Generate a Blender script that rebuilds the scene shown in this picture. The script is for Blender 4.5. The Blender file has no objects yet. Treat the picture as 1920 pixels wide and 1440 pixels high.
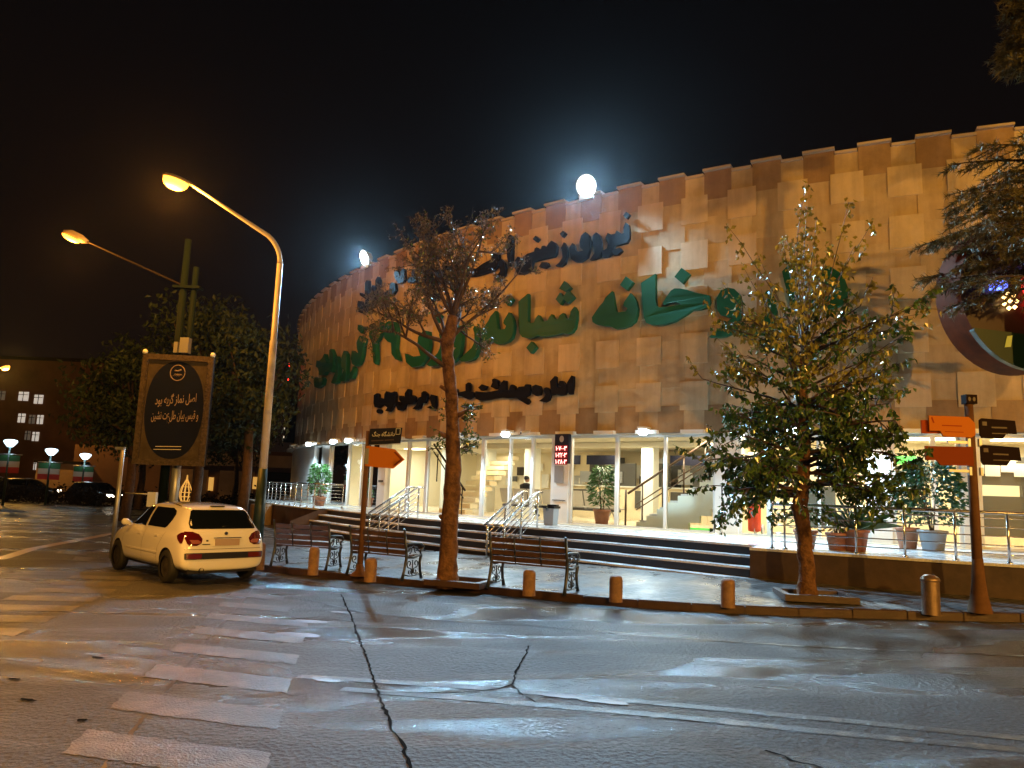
import bpy, bmesh, math, random
from math import sin, cos, pi, radians, hypot, atan2
from mathutils import Vector, Matrix
from mathutils.bvhtree import BVHTree
from mathutils.geometry import tessellate_polygon

sc = bpy.context.scene
COL = sc.collection
random.seed(7)

# ------------------------------------------------------------------ camera, world, exposure
F_PX, PITCH, ROLL, EYE = 1400.0, math.atan(197/1400), 0.037, 1.85
cam = bpy.data.cameras.new("camera")
cam.sensor_width = 36.0
cam.lens = 36.0*F_PX/1920
cam.clip_start, cam.clip_end = 0.1, 2000
camo = bpy.data.objects.new("camera", cam)
COL.objects.link(camo)
fw = Vector((0, cos(PITCH), sin(PITCH))); up0 = Vector((0, -sin(PITCH), cos(PITCH))); r0 = Vector((1, 0, 0))
rt = r0*cos(ROLL)+up0*sin(ROLL); up = -r0*sin(ROLL)+up0*cos(ROLL)
m = Matrix((rt, up, -fw)).transposed().to_4x4(); m.translation = (0, 0, EYE)
camo.matrix_world = m
sc.camera = camo

W = bpy.data.worlds.new("World"); sc.world = W; W.use_nodes = True
nt = W.node_tree; bgn = nt.nodes["Background"]
tc = nt.nodes.new("ShaderNodeTexCoord"); sx = nt.nodes.new("ShaderNodeSeparateXYZ")
nt.links.new(tc.outputs["Generated"], sx.inputs[0])
rp = nt.nodes.new("ShaderNodeValToRGB")            # night sky: city glow low down, near black overhead
rp.color_ramp.elements[0].position = 0.0; rp.color_ramp.elements[0].color = (0.0080, 0.0040, 0.0024, 1)
rp.color_ramp.elements[1].position = 0.6; rp.color_ramp.elements[1].color = (0.0024, 0.0022, 0.0025, 1)
nt.links.new(sx.outputs[2], rp.inputs[0]); nt.links.new(rp.outputs[0], bgn.inputs[0])
bgn.inputs[1].default_value = 1.0

vs = sc.view_settings
vs.view_transform = 'Standard'; vs.look = 'None'; vs.exposure = 0; vs.gamma = 1
sc.cycles.use_denoising = True
sc.cycles.max_bounces = 8; sc.cycles.transparent_max_bounces = 12
sc.cycles.sample_clamp_indirect = 4.0; sc.cycles.sample_clamp_direct = 0
sc.cycles.blur_glossy = 0.5
sc.cycles.caustics_reflective = False; sc.cycles.caustics_refractive = False

# ------------------------------------------------------------------ materials
MATS = {}
def mat(name, col, rough=0.6, metal=0.0, spec=0.5, noise=None, bump=None, emit=None, estr=0.0, coat=0.0, var=None, trans=None, streak=0.0):
    """principled material; noise=(scale, amount) tints, bump=(scale, strength), var=rough variation (scale, lo, hi)"""
    mt = bpy.data.materials.new(name); mt.use_nodes = True
    n = mt.node_tree.nodes; l = mt.node_tree.links; b = n["Principled BSDF"]
    b.inputs["Base Color"].default_value = (*col, 1); b.inputs["Roughness"].default_value = rough
    b.inputs["Metallic"].default_value = metal; b.inputs["Specular IOR Level"].default_value = spec
    b.inputs["Coat Weight"].default_value = coat
    if emit:
        b.inputs["Emission Color"].default_value = (*emit, 1); b.inputs["Emission Strength"].default_value = estr
    t = None
    if noise or bump or var:
        t = n.new("ShaderNodeTexCoord")
    if noise:
        nz = n.new("ShaderNodeTexNoise"); nz.inputs["Scale"].default_value = noise[0]; nz.inputs["Detail"].default_value = 6; nz.inputs["Roughness"].default_value = .65
        l.new(t.outputs["Object"], nz.inputs["Vector"])
        r = n.new("ShaderNodeValToRGB"); a = noise[1]
        r.color_ramp.elements[0].position = .3; r.color_ramp.elements[1].position = .7
        r.color_ramp.elements[0].color = (*[c*(1-a) for c in col], 1); r.color_ramp.elements[1].color = (*[min(1, c*(1+a)) for c in col], 1)
        l.new(nz.outputs[0], r.inputs[0]); l.new(r.outputs[0], b.inputs["Base Color"])
    if streak:                                             # run-down rain stains, stretched along the height
        mp = n.new("ShaderNodeMapping"); mp.inputs["Scale"].default_value = (2.6, 2.6, .30); l.new(t.outputs["Object"], mp.inputs[0])
        sz = n.new("ShaderNodeTexNoise"); sz.inputs["Scale"].default_value = 1.0; sz.inputs["Detail"].default_value = 5; sz.inputs["Roughness"].default_value = .6; l.new(mp.outputs[0], sz.inputs["Vector"])
        sr = n.new("ShaderNodeValToRGB"); k_ = 1-streak; sr.color_ramp.elements[0].position = .36; sr.color_ramp.elements[0].color = (k_, k_*.97, k_*.92, 1); sr.color_ramp.elements[1].position = .60; sr.color_ramp.elements[1].color = (1, 1, 1, 1)
        l.new(sz.outputs[0], sr.inputs[0]); mxs = n.new("ShaderNodeMix"); mxs.data_type = 'RGBA'; mxs.blend_type = 'MULTIPLY'; mxs.inputs["Factor"].default_value = 1
        l.new(r.outputs[0], mxs.inputs["A"]); l.new(sr.outputs[0], mxs.inputs["B"]); l.new(mxs.outputs["Result"], b.inputs["Base Color"])
    if var:
        nz = n.new("ShaderNodeTexNoise"); nz.inputs["Scale"].default_value = var[0]; nz.inputs["Detail"].default_value = 4
        l.new(t.outputs["Object"], nz.inputs["Vector"])
        mr = n.new("ShaderNodeMapRange"); mr.inputs[1].default_value = .35; mr.inputs[2].default_value = .65
        mr.inputs[3].default_value = var[1]; mr.inputs[4].default_value = var[2]
        l.new(nz.outputs[0], mr.inputs[0]); l.new(mr.outputs[0], b.inputs["Roughness"])
    if bump:
        nz = n.new("ShaderNodeTexNoise"); nz.inputs["Scale"].default_value = bump[0]; nz.inputs["Detail"].default_value = 5
        l.new(t.outputs["Object"], nz.inputs["Vector"])
        bp = n.new("ShaderNodeBump"); bp.inputs["Strength"].default_value = bump[1]; bp.inputs["Distance"].default_value = bump[2] if len(bump) > 2 else .02
        l.new(nz.outputs[0], bp.inputs["Height"]); l.new(bp.outputs[0], b.inputs["Normal"])
    if trans:
        b.inputs["Transmission Weight"].default_value = trans
    MATS[name] = mt
    return mt

def glassmat(name, tint, refl):
    mt = bpy.data.materials.new(name); mt.use_nodes = True
    n = mt.node_tree.nodes; l = mt.node_tree.links
    n.remove(n["Principled BSDF"]); out = n["Material Output"]
    tr = n.new("ShaderNodeBsdfTransparent"); tr.inputs[0].default_value = (*tint, 1)
    gl = n.new("ShaderNodeBsdfGlossy"); gl.inputs["Roughness"].default_value = .02
    fr = n.new("ShaderNodeFresnel"); fr.inputs[0].default_value = refl
    mx = n.new("ShaderNodeMixShader")
    l.new(fr.outputs[0], mx.inputs[0]); l.new(tr.outputs[0], mx.inputs[1]); l.new(gl.outputs[0], mx.inputs[2])
    l.new(mx.outputs[0], out.inputs[0]); MATS[name] = mt
    return mt

SODIUM = (1.0, 0.49, 0.085)
DEEP = (1.0, 0.37, 0.04)
COOL = (0.64, 0.89, 1.0)
FLOOD = (0.38, 0.71, 1.0)
WARM = (1.0, 0.88, 0.64)

STONE = [mat("stone_light", (.60, .475, .30), .62, noise=(1.6, .12), bump=(14, .18), streak=.20),
         mat("stone_cream", (.57, .45, .28), .62, noise=(1.9, .14), bump=(14, .18), streak=.20),
         mat("stone_pinkish", (.58, .445, .29), .62, noise=(1.3, .13), bump=(14, .18), streak=.20)]
STONE_M = [mat("stone_mid", (.50, .385, .23), .66, noise=(2.1, .16), bump=(12, .2), streak=.20),
           mat("stone_tan", (.485, .365, .215), .66, noise=(1.7, .18), bump=(12, .2), streak=.20)]
STONE_D = [mat("stone_brown", (.34, .225, .115), .66, noise=(2.0, .22), bump=(12, .2), streak=.20),
           mat("stone_rust", (.31, .195, .095), .66, noise=(1.6, .22), bump=(12, .2), streak=.20)]
mat("stone_joint", (.24, .16, .09), .8)
mat("coping", (.50, .41, .32), .5)
mat("soffit", (.62, .60, .55), .5)
mat("alu_white", (.72, .74, .74), .35, spec=.6)
mat("panel_white", (.80, .82, .82), .3)
mat("stainless", (.72, .73, .74), .22, metal=1.0)
mat("cream_wall", (.86, .74, .50), .6)
mat("interior_floor", (.74, .64, .46), .25)
mat("interior_ceiling", (.85, .77, .58), .6)
mat("white_plaster", (.78, .80, .74), .5)
mat("dark_panel", (.07, .065, .05), .3)
mat("grey_panel", (.10, .095, .08), .4)
mat("paper", (.85, .82, .72), .7)
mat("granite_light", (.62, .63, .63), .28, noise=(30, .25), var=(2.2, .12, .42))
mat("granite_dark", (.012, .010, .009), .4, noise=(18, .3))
mat("podium_brown", (.055, .030, .018), .6, noise=(2.5, .4), bump=(10, .2))
mat("pillar_stone", (.30, .20, .11), .6, noise=(4, .3), bump=(10, .2))
mat("bench_wood", (.085, .042, .018), .35, noise=(9, .35), spec=.6)
mat("cast_iron", (.018, .024, .028), .35, spec=.6)
mat("bollard_concrete", (.26, .15, .085), .7, noise=(9, .35), bump=(30, .35))
mat("bollard_steel", (.30, .21, .15), .4, metal=.6, noise=(6, .3))
mat("kerb_stone", (.06, .032, .022), .5, noise=(3, .35), bump=(22, .3))
mat("soil", (.05, .025, .012), .9, noise=(14, .4), bump=(20, .6))
mat("bark_tan", (.16, .082, .042), .9, spec=.15, noise=(7, .6), bump=(7, 1.0, .09))
mat("bark_dark", (.065, .036, .02), .85, noise=(9, .5), bump=(16, .9))
mat("twig_brown", (.085, .058, .038), .75, noise=(5, .4))
mat("leaf_dry", (.12, .088, .036), .28, spec=.8, noise=(7, .5))
mat("leaf_yellow", (.27, .24, .045), .24, spec=.8, noise=(5, .45))
mat("leaf_green", (.07, .135, .03), .24, spec=.8, noise=(5, .5))
mat("leaf_lush", (.05, .16, .035), .3, spec=.6, noise=(6, .45))
mat("leaf_teal", (.03, .11, .05), .3, spec=.6, noise=(6, .45))
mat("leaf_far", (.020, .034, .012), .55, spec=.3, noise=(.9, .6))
mat("needle", (.12, .105, .035), .55, noise=(3, .45))
mat("terracotta", (.36, .145, .07), .55, noise=(6, .2))
mat("grey_plastic", (.30, .33, .36), .4)
mat("black_plastic", (.012, .012, .014), .28)
mat("letter_green", (.008, .095, .044), .5, spec=.2)
mat("letter_black", (.005, .005, .007), .6, spec=.1)
mat("car_paint", (.80, .80, .82), .16, coat=1.0)
mat("car_paint_dark", (.03, .03, .035), .2, coat=1.0)
mat("car_glass", (.004, .006, .007), .05, spec=.9)
mat("car_trim", (.014, .014, .02), .35)
mat("tail_red", (.085, .004, .004), .08, coat=1.0, spec=.7)
mat("tail_clear", (.30, .10, .09), .1, coat=1.0)
mat("tail_amber", (.12, .012, .006), .1, coat=1.0)
mat("tyre", (.012, .012, .012), .7, bump=(40, .3))
mat("rim_grey", (.07, .065, .06), .4, metal=.6)
mat("plate_blank", (.42, .32, .29), .5)
mat("chrome", (.7, .7, .7), .1, metal=1.0)
mat("pole_white", (.62, .56, .52), .42, noise=(3, .12))
mat("pole_green", (.018, .04, .032), .45, noise=(5, .3))
mat("pole_brown", (.15, .075, .038), .75, spec=.12, noise=(5, .25))
mat("galvanised", (.45, .46, .47), .4, metal=.6)
mat("lamp_housing", (.30, .26, .22), .4)
mat("sodium_glow", (.9, .6, .2), .3, emit=(1.0, .36, .03), estr=7)
mat("cool_glow", (.9, .95, 1), .3, emit=(.85, .97, 1), estr=10)
mat("cool_glow_small", (.9, .95, 1), .3, emit=(.8, .96, 1), estr=12)
mat("cool_glow_far", (.9, .95, 1), .3, emit=COOL, estr=3.5)
mat("warm_ceiling_glow", (1, .95, .8), .3, emit=(1, .88, .62), estr=6)
mat("sign_orange", (.60, .19, .02), .75, spec=.12)
mat("sign_orange_dark", (.36, .06, .01), .75, spec=.12)
mat("sign_red_dark", (.24, .05, .01), .75, spec=.12)
mat("sign_brown", (.014, .006, .005), .75, spec=.12)
mat("sign_navy", (.020, .020, .034), .75, spec=.12)
mat("sign_white", (.72, .70, .66), .5)
mat("sign_faint", (.07, .045, .04), .5)
mat("banner_navy", (.006, .009, .026), .75, spec=.12)
mat("banner_tan", (.065, .052, .036), .75, spec=.12, noise=(5, .3))
mat("banner_gold", (.075, .058, .042), .75, spec=.12, noise=(16, .5), bump=(24, .5))
mat("banner_text", (.34, .26, .23), .5)
mat("led_red", (.4, .02, .02), .4, emit=(1, .03, .03), estr=3.0)
mat("led_board", (.05, .004, .006), .4, emit=(.6, .01, .02), estr=.35)
mat("led_text", (1, .6, .55), .4, emit=(1, .42, .38), estr=4)
mat("neon_red", (.5, .02, .02), .4, emit=(1, .03, .02), estr=4.5)
mat("neon_blue", (.05, .1, .5), .4, emit=(.10, .18, 1), estr=5)
mat("neon_warm", (1, .8, .4), .4, emit=(1, .62, .2), estr=8)
mat("neon_orange_rim", (.10, .022, .005), .75, spec=.08, noise=(4, .3))
mat("neon_face", (.030, .014, .010), .35)
mat("neon_green_band", (.005, .028, .015), .35)
mat("pale_green", (.45, .62, .25), .4)
mat("car_headlight", (1, 1, 1), .3, emit=(1, .86, .66), estr=14)
mat("window_lit", (1, 1, 1), .4, emit=(1, .93, .82), estr=.45)
mat("window_dim", (.2, .18, .15), .4, emit=(1, .8, .6), estr=.06)
mat("far_wall", (.16, .075, .04), .8, noise=(.4, .3))
mat("far_wall_tan", (.38, .24, .14), .8, noise=(.6, .3))
mat("mast_green", (.004, .010, .008), .7, spec=.1)
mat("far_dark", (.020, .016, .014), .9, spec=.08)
mat("flag_green", (.03, .16, .06), .7)
mat("flag_white", (.62, .56, .48), .7)
mat("flag_red", (.50, .04, .025), .7)
mat("lattice_gold", (.9, .6, .2), .4, emit=(1, .5, .1), estr=.6)
mat("red_extinguisher", (.62, .05, .012), .3)
mat("green_lit", (.1, .7, .12), .4, emit=(.2, 1, .15), estr=.8)
mat("cloth_dark", (.012, .012, .014), .8)
mat("skin", (.38, .22, .15), .5)
mat("chair_steel", (.48, .46, .42), .3, metal=.7)
mat("chair_dark", (.05, .045, .04), .45)
mat("bag_black", (.01, .01, .012), .18)
glassmat("glass_clear", (.95, .98, .96), 1.35)
glassmat("glass_side", (.80, .88, .84), 1.45)
M = MATS

# wet asphalt ------------------------------------------------------------
def asphalt():
    mt = bpy.data.materials.new("wet_asphalt"); mt.use_nodes = True
    n = mt.node_tree.nodes; l = mt.node_tree.links; b = n["Principled BSDF"]
    t = n.new("ShaderNodeTexCoord")
    def noise(scale, detail=4, rough=.6, dist=0.0):
        z = n.new("ShaderNodeTexNoise"); z.inputs["Scale"].default_value = scale; z.inputs["Detail"].default_value = detail
        z.inputs["Roughness"].default_value = rough; z.inputs["Distortion"].default_value = dist
        l.new(t.outputs["Object"], z.inputs["Vector"]); return z
    def mrange(src, a, bb, c, d):
        z = n.new("ShaderNodeMapRange"); z.inputs[1].default_value = a; z.inputs[2].default_value = bb
        z.inputs[3].default_value = c; z.inputs[4].default_value = d; l.new(src, z.inputs[0]); return z.outputs[0]
    mp = n.new("ShaderNodeMapping"); mp.inputs["Scale"].default_value = (.32, 1.15, 1); mp.inputs["Rotation"].default_value = (0, 0, .16)
    l.new(t.outputs["Object"], mp.inputs[0])
    big = n.new("ShaderNodeTexNoise"); big.inputs["Scale"].default_value = .75; big.inputs["Detail"].default_value = 5; big.inputs["Distortion"].default_value = .6
    l.new(mp.outputs[0], big.inputs["Vector"])
    pud = mrange(big.outputs[0], .43, .60, 0, 1)          # 1 where water lies
    vor = n.new("ShaderNodeTexVoronoi"); vor.inputs["Scale"].default_value = 21; l.new(t.outputs["Object"], vor.inputs["Vector"])
    fine = noise(40, 4, .75)
    add = n.new("ShaderNodeMath"); add.operation = 'MULTIPLY_ADD'; add.inputs[1].default_value = .9
    l.new(vor.outputs["Distance"], add.inputs[0]); l.new(fine.outputs[0], add.inputs[2])
    bp = n.new("ShaderNodeBump"); bp.inputs["Distance"].default_value = .042
    l.new(mrange(pud, 0, 1, 1.0, .30), bp.inputs["Strength"]); l.new(add.outputs[0], bp.inputs["Height"])
    wav = noise(2.6, 3); bp2 = n.new("ShaderNodeBump"); bp2.inputs["Distance"].default_value = .03; bp2.inputs["Strength"].default_value = .22
    l.new(wav.outputs[0], bp2.inputs["Height"]); l.new(bp.outputs[0], bp2.inputs["Normal"])
    l.new(bp2.outputs[0], b.inputs["Normal"])
    l.new(mrange(pud, 0, 1, .50, .15), b.inputs["Roughness"])
    mid = noise(1.1, 6, .7); ramp = n.new("ShaderNodeValToRGB")
    ramp.color_ramp.elements[0].position = .3; ramp.color_ramp.elements[0].color = (.026, .026, .027, 1)
    ramp.color_ramp.elements[1].position = .72; ramp.color_ramp.elements[1].color = (.058, .057, .057, 1)
    l.new(mid.outputs[0], ramp.inputs[0])
    sp = n.new("ShaderNodeMix"); sp.data_type = 'RGBA'; sp.blend_type = 'MULTIPLY'
    sp.inputs["Factor"].default_value = 1.0
    l.new(ramp.outputs[0], sp.inputs["A"])
    cr = n.new("ShaderNodeValToRGB"); cr.color_ramp.elements[0].position = .35; cr.color_ramp.elements[0].color = (.20, .20, .20, 1)
    cr.color_ramp.elements[1].position = .7; cr.color_ramp.elements[1].color = (2.2, 2.2, 2.2, 1)
    l.new(fine.outputs[0], cr.inputs[0]); l.new(cr.outputs[0], sp.inputs["B"])
    l.new(sp.outputs["Result"], b.inputs["Base Color"])
    b.inputs["Specular IOR Level"].default_value = .46
    MATS["wet_asphalt"] = mt
asphalt()

def paint():                                                # worn road paint: paint flakes over asphalt colour
    for name, thr, c1 in (("road_paint", .53, (.105, .092, .07)), ("road_paint_worn", .57, (.17, .14, .09))):
        mt = bpy.data.materials.new(name); mt.use_nodes = True
        n = mt.node_tree.nodes; l = mt.node_tree.links; b = n["Principled BSDF"]
        t = n.new("ShaderNodeTexCoord"); z = n.new("ShaderNodeTexNoise"); z.inputs["Scale"].default_value = 3.0; z.inputs["Detail"].default_value = 9; z.inputs["Roughness"].default_value = .72
        l.new(t.outputs["Object"], z.inputs["Vector"])
        r = n.new("ShaderNodeValToRGB"); r.color_ramp.elements[0].position = thr-.05; r.color_ramp.elements[0].color = (.045, .042, .039, 1)
        r.color_ramp.elements[1].position = thr+.05; r.color_ramp.elements[1].color = (*c1, 1)
        l.new(z.outputs[0], r.inputs[0]); l.new(r.outputs[0], b.inputs["Base Color"])
        f = n.new("ShaderNodeTexNoise"); f.inputs["Scale"].default_value = 55; f.inputs["Detail"].default_value = 4; l.new(t.outputs["Object"], f.inputs["Vector"])
        bp = n.new("ShaderNodeBump"); bp.inputs["Strength"].default_value = .9; bp.inputs["Distance"].default_value = .016
        l.new(f.outputs[0], bp.inputs["Height"]); l.new(bp.outputs[0], b.inputs["Normal"])
        b.inputs["Roughness"].default_value = .3
        MATS[name] = mt
paint()

def paver():                                               # small wet setts
    mt = bpy.data.materials.new("wet_pavers"); mt.use_nodes = True
    n = mt.node_tree.nodes; l = mt.node_tree.links; b = n["Principled BSDF"]
    t = n.new("ShaderNodeTexCoord"); mp = n.new("ShaderNodeMapping"); mp.inputs["Rotation"].default_value = (0, 0, -.42)
    l.new(t.outputs["Object"], mp.inputs[0])
    br = n.new("ShaderNodeTexBrick"); br.inputs["Scale"].default_value = 2.3; br.inputs["Mortar Size"].default_value = .022
    br.inputs["Color1"].default_value = (.065, .065, .065, 1); br.inputs["Color2"].default_value = (.135, .135, .13, 1); br.inputs["Mortar"].default_value = (.02, .019, .018, 1)
    br.inputs["Brick Width"].default_value = .62; br.inputs["Row Height"].default_value = .3
    l.new(mp.outputs[0], br.inputs["Vector"])
    l.new(br.outputs[0], b.inputs["Base Color"])
    z = n.new("ShaderNodeTexNoise"); z.inputs["Scale"].default_value = 1.3; z.inputs["Detail"].default_value = 5; l.new(t.outputs["Object"], z.inputs["Vector"])
    mr = n.new("ShaderNodeMapRange"); mr.inputs[1].default_value = .38; mr.inputs[2].default_value = .62; mr.inputs[3].default_value = .5; mr.inputs[4].default_value = .24; b.inputs["Specular IOR Level"].default_value = .3
    l.new(z.outputs[0], mr.inputs[0]); l.new(mr.outputs[0], b.inputs["Roughness"])
    f = n.new("ShaderNodeTexNoise"); f.inputs["Scale"].default_value = 9; f.inputs["Detail"].default_value = 4; l.new(t.outputs["Object"], f.inputs["Vector"])
    ad = n.new("ShaderNodeMath"); ad.operation = 'MULTIPLY_ADD'; ad.inputs[1].default_value = -1.2
    l.new(br.outputs["Fac"], ad.inputs[0]); l.new(f.outputs[0], ad.inputs[2])
    bp = n.new("ShaderNodeBump"); bp.inputs["Strength"].default_value = .55; bp.inputs["Distance"].default_value = .015
    l.new(ad.outputs[0], bp.inputs["Height"]); l.new(bp.outputs[0], b.inputs["Normal"])
    MATS["wet_pavers"] = mt
paver()

# ------------------------------------------------------------------ helpers
class MB:
    """collects shapes, then links them as one mesh object"""
    def __init__(s): s.v = []; s.f = []; s.m = []; s.cur = 0; s.sm = []
    def add(s, vs_, fs_, smooth=False):
        o = len(s.v); s.v += [tuple(p) for p in vs_]
        for q in fs_:
            s.f.append([i+o for i in q]); s.m.append(s.cur); s.sm.append(smooth)
    def box(s, c, d, rz=0.0):
        x, y, z = d[0]/2, d[1]/2, d[2]/2; ca, sa = cos(rz), sin(rz); P = []
        for dz in (-z, z):
            for dx, dy in ((-x, -y), (x, -y), (x, y), (-x, y)):
                P.append((c[0]+dx*ca-dy*sa, c[1]+dx*sa+dy*ca, c[2]+dz))
        s.add(P, [(3, 2, 1, 0), (4, 5, 6, 7), (0, 1, 5, 4), (1, 2, 6, 5), (2, 3, 7, 6), (3, 0, 4, 7)])
    def tube(s, pts, r, n=8, caps=True):
        pts = [Vector(p) for p in pts]; k = len(pts); R = r if isinstance(r, (list, tuple)) else [r]*k
        P = []; prev = None
        for i, p in enumerate(pts):
            d = (pts[min(i+1, k-1)]-pts[max(i-1, 0)])
            d = d.normalized() if d.length > 1e-9 else Vector((0, 0, 1))
            if prev is None:
                a = d.orthogonal().normalized()
            else:
                a = prev-d*prev.dot(d); a = a.normalized() if a.length > 1e-6 else d.orthogonal().normalized()
            prev = a; b = d.cross(a)
            for j in range(n):
                t = 2*pi*j/n; P.append(p+(a*cos(t)+b*sin(t))*R[i])
        Fc = []
        for i in range(k-1):
            for j in range(n):
                Fc.append((i*n+j, i*n+(j+1) % n, (i+1)*n+(j+1) % n, (i+1)*n+j))
        s.add(P, Fc, n > 4)
        if caps and n > 2:
            o = len(s.v)-k*n
            s.f.append([o+j for j in range(n)][::-1]); s.m.append(s.cur); s.sm.append(False)
            s.f.append([o+(k-1)*n+j for j in range(n)]); s.m.append(s.cur); s.sm.append(False)
    def lathe(s, c, prof, n=20, smooth=True):
        P = []
        for (r, z) in prof:
            for j in range(n):
                t = 2*pi*j/n; P.append((c[0]+r*cos(t), c[1]+r*sin(t), c[2]+z))
        Fc = []
        for i in range(len(prof)-1):
            for j in range(n):
                Fc.append((i*n+j, i*n+(j+1) % n, (i+1)*n+(j+1) % n, (i+1)*n+j))
        s.add(P, Fc, smooth)
    def prism(s, pts2, f0, f1):
        """extrude a 2-D outline between two mappings f0(x,y), f1(x,y) -> world"""
        n = len(pts2); A = [f0(*p) for p in pts2]; B = [f1(*p) for p in pts2]
        tris = tessellate_polygon([[Vector((p[0], p[1], 0)) for p in pts2]])
        Fc = [tuple(t) for t in tris]+[tuple(i+n for i in reversed(t)) for t in tris]
        Fc += [(i, (i+1) % n, n+(i+1) % n, n+i) for i in range(n)]
        s.add(A+B, Fc)
    def build(s, name, mats, parent=None):
        me = bpy.data.meshes.new(name); me.from_pydata(s.v, [], s.f)
        for mm in (mats if isinstance(mats, (list, tuple)) else [mats]):
            me.materials.append(M[mm] if isinstance(mm, str) else mm)
        me.polygons.foreach_set("material_index", s.m); me.polygons.foreach_set("use_smooth", s.sm)
        bm = bmesh.new(); bm.from_mesh(me); bmesh.ops.recalc_face_normals(bm, faces=bm.faces) if len(s.f) < 60000 else None
        bm.to_mesh(me); bm.free(); me.update()
        o = bpy.data.objects.new(name, me); COL.objects.link(o)
        if parent: attach(o, parent)
        return o

def attach(o, parent):
    o.parent = parent
    o.matrix_parent_inverse = parent.matrix_basis.inverted()

def tag(o, label=None, cat=None, group=None, kind=None):
    for k, v in (("label", label), ("category", cat), ("group", group), ("kind", kind)):
        if v: o[k] = v
    return o

def thing(name, loc, label, cat, group=None):
    o = bpy.data.objects.new(name, None); COL.objects.link(o); o.location = loc; o.empty_display_size = .2
    return tag(o, label, cat, group)

def copy_tree(o, parent=None):
    c = o.copy(); COL.objects.link(c); c.parent = parent
    for ch in list(o.children): copy_tree(ch, c)
    return c

def light(kind, name, loc, power, col, size, parent=None, aim=None, spot=None, blend=.5):
    L = bpy.data.lights.new(name, kind); L.energy = power; L.color = col
    if kind == 'AREA':
        L.shape = 'RECTANGLE'; L.size, L.size_y = size
    else: L.shadow_soft_size = size
    if spot: L.spot_size = radians(spot); L.spot_blend = blend
    o = bpy.data.objects.new(name, L); COL.objects.link(o); o.location = loc
    if aim: o.rotation_euler = (Vector(aim)-Vector(loc)).to_track_quat('-Z', 'Y').to_euler()
    if parent: attach(o, parent)
    return o

def ground(x): return .02*max(0.0, x+2)

CX, CY, RW = 24.48, 51.1, 37.85
def cyl(th, r, z):
    t = radians(th); return Vector((CX+r*sin(t), CY-r*cos(t), z))
def interp(tab, x):
    if x <= tab[0][0]: return tab[0][1]
    for (a, b), (c, d) in zip(tab, tab[1:]):
        if x <= c: return b+(d-b)*(x-a)/(c-a)
    return tab[-1][1]

# ------------------------------------------------------------------ lettering (Persian, shaped with presentation forms)
JOIN = {'ا': (0xFE8D, 0), 'ب': (0xFE8F, 1), 'پ': (0xFB56, 1), 'ت': (0xFE95, 1), 'ج': (0xFE9D, 1), 'ح': (0xFEA1, 1), 'خ': (0xFEA5, 1),
        'د': (0xFEA9, 0), 'ر': (0xFEAD, 0), 'ز': (0xFEAF, 0), 'س': (0xFEB1, 1), 'ش': (0xFEB5, 1), 'ص': (0xFEB9, 1), 'ط': (0xFEC1, 1), 'ف': (0xFED1, 1), 'ق': (0xFED5, 1),
        'گ': (0xFB92, 1), 'ل': (0xFEDD, 1), 'م': (0xFEE1, 1), 'ن': (0xFEE5, 1), 'ه': (0xFEE9, 1), 'و': (0xFEED, 0), 'ی': (0xFBFC, 1)}
def shape(s):
    out = []; i = 0; linked = False
    while i < len(s):
        ch = s[i]
        if ch not in JOIN: out.append(ch); linked = False; i += 1; continue
        if ch == 'ل' and i+1 < len(s) and s[i+1] == 'ا':
            out.append(chr(0xFEFC if linked else 0xFEFB)); linked = False; i += 2; continue
        base, dual = JOIN[ch]; nxt = i+1 < len(s) and s[i+1] in JOIN and dual
        k = (3 if nxt else 1) if linked else (2 if nxt else 0)
        out.append(chr(base+k)); linked = bool(nxt); i += 1
    res = out[::-1]; i = 0
    while i < len(res):                                      # numbers read left to right
        j = i
        while j < len(res) and '۰' <= res[j] <= '۹': j += 1
        if j > i: res[i:j] = res[i:j][::-1]
        i = max(j, i+1)
    return ''.join(res)
def text_mesh(s, bold=0.0, extrude=.05, rtl=True, res=3):
    c = bpy.data.curves.new("txt", "FONT"); c.body = shape(s) if rtl else s; c.size = 1; c.extrude = extrude; c.offset = bold; c.resolution_u = res
    o = bpy.data.objects.new("txt", c); COL.objects.link(o); bpy.context.view_layer.update()
    ev = o.evaluated_get(bpy.context.evaluated_depsgraph_get()); me = ev.to_mesh()
    V = [tuple(v.co) for v in me.vertices]; Fc = [tuple(p.vertices) for p in me.polygons]
    ev.to_mesh_clear(); bpy.data.objects.remove(o); bpy.data.curves.remove(c)
    return V, Fc
def text_on(mb, s, f, bold=0.0, extrude=.05, rtl=True, res=3):
    """f(u, y, w): u 0..1 across, y in ems above the baseline, w -1..1 through the depth"""
    V, Fc = text_mesh(s, bold, extrude, rtl, res)
    x0 = min(v[0] for v in V); x1 = max(v[0] for v in V)
    mb.add([f((v[0]-x0)/(x1-x0), v[1], v[2]/extrude) for v in V], Fc)

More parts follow.
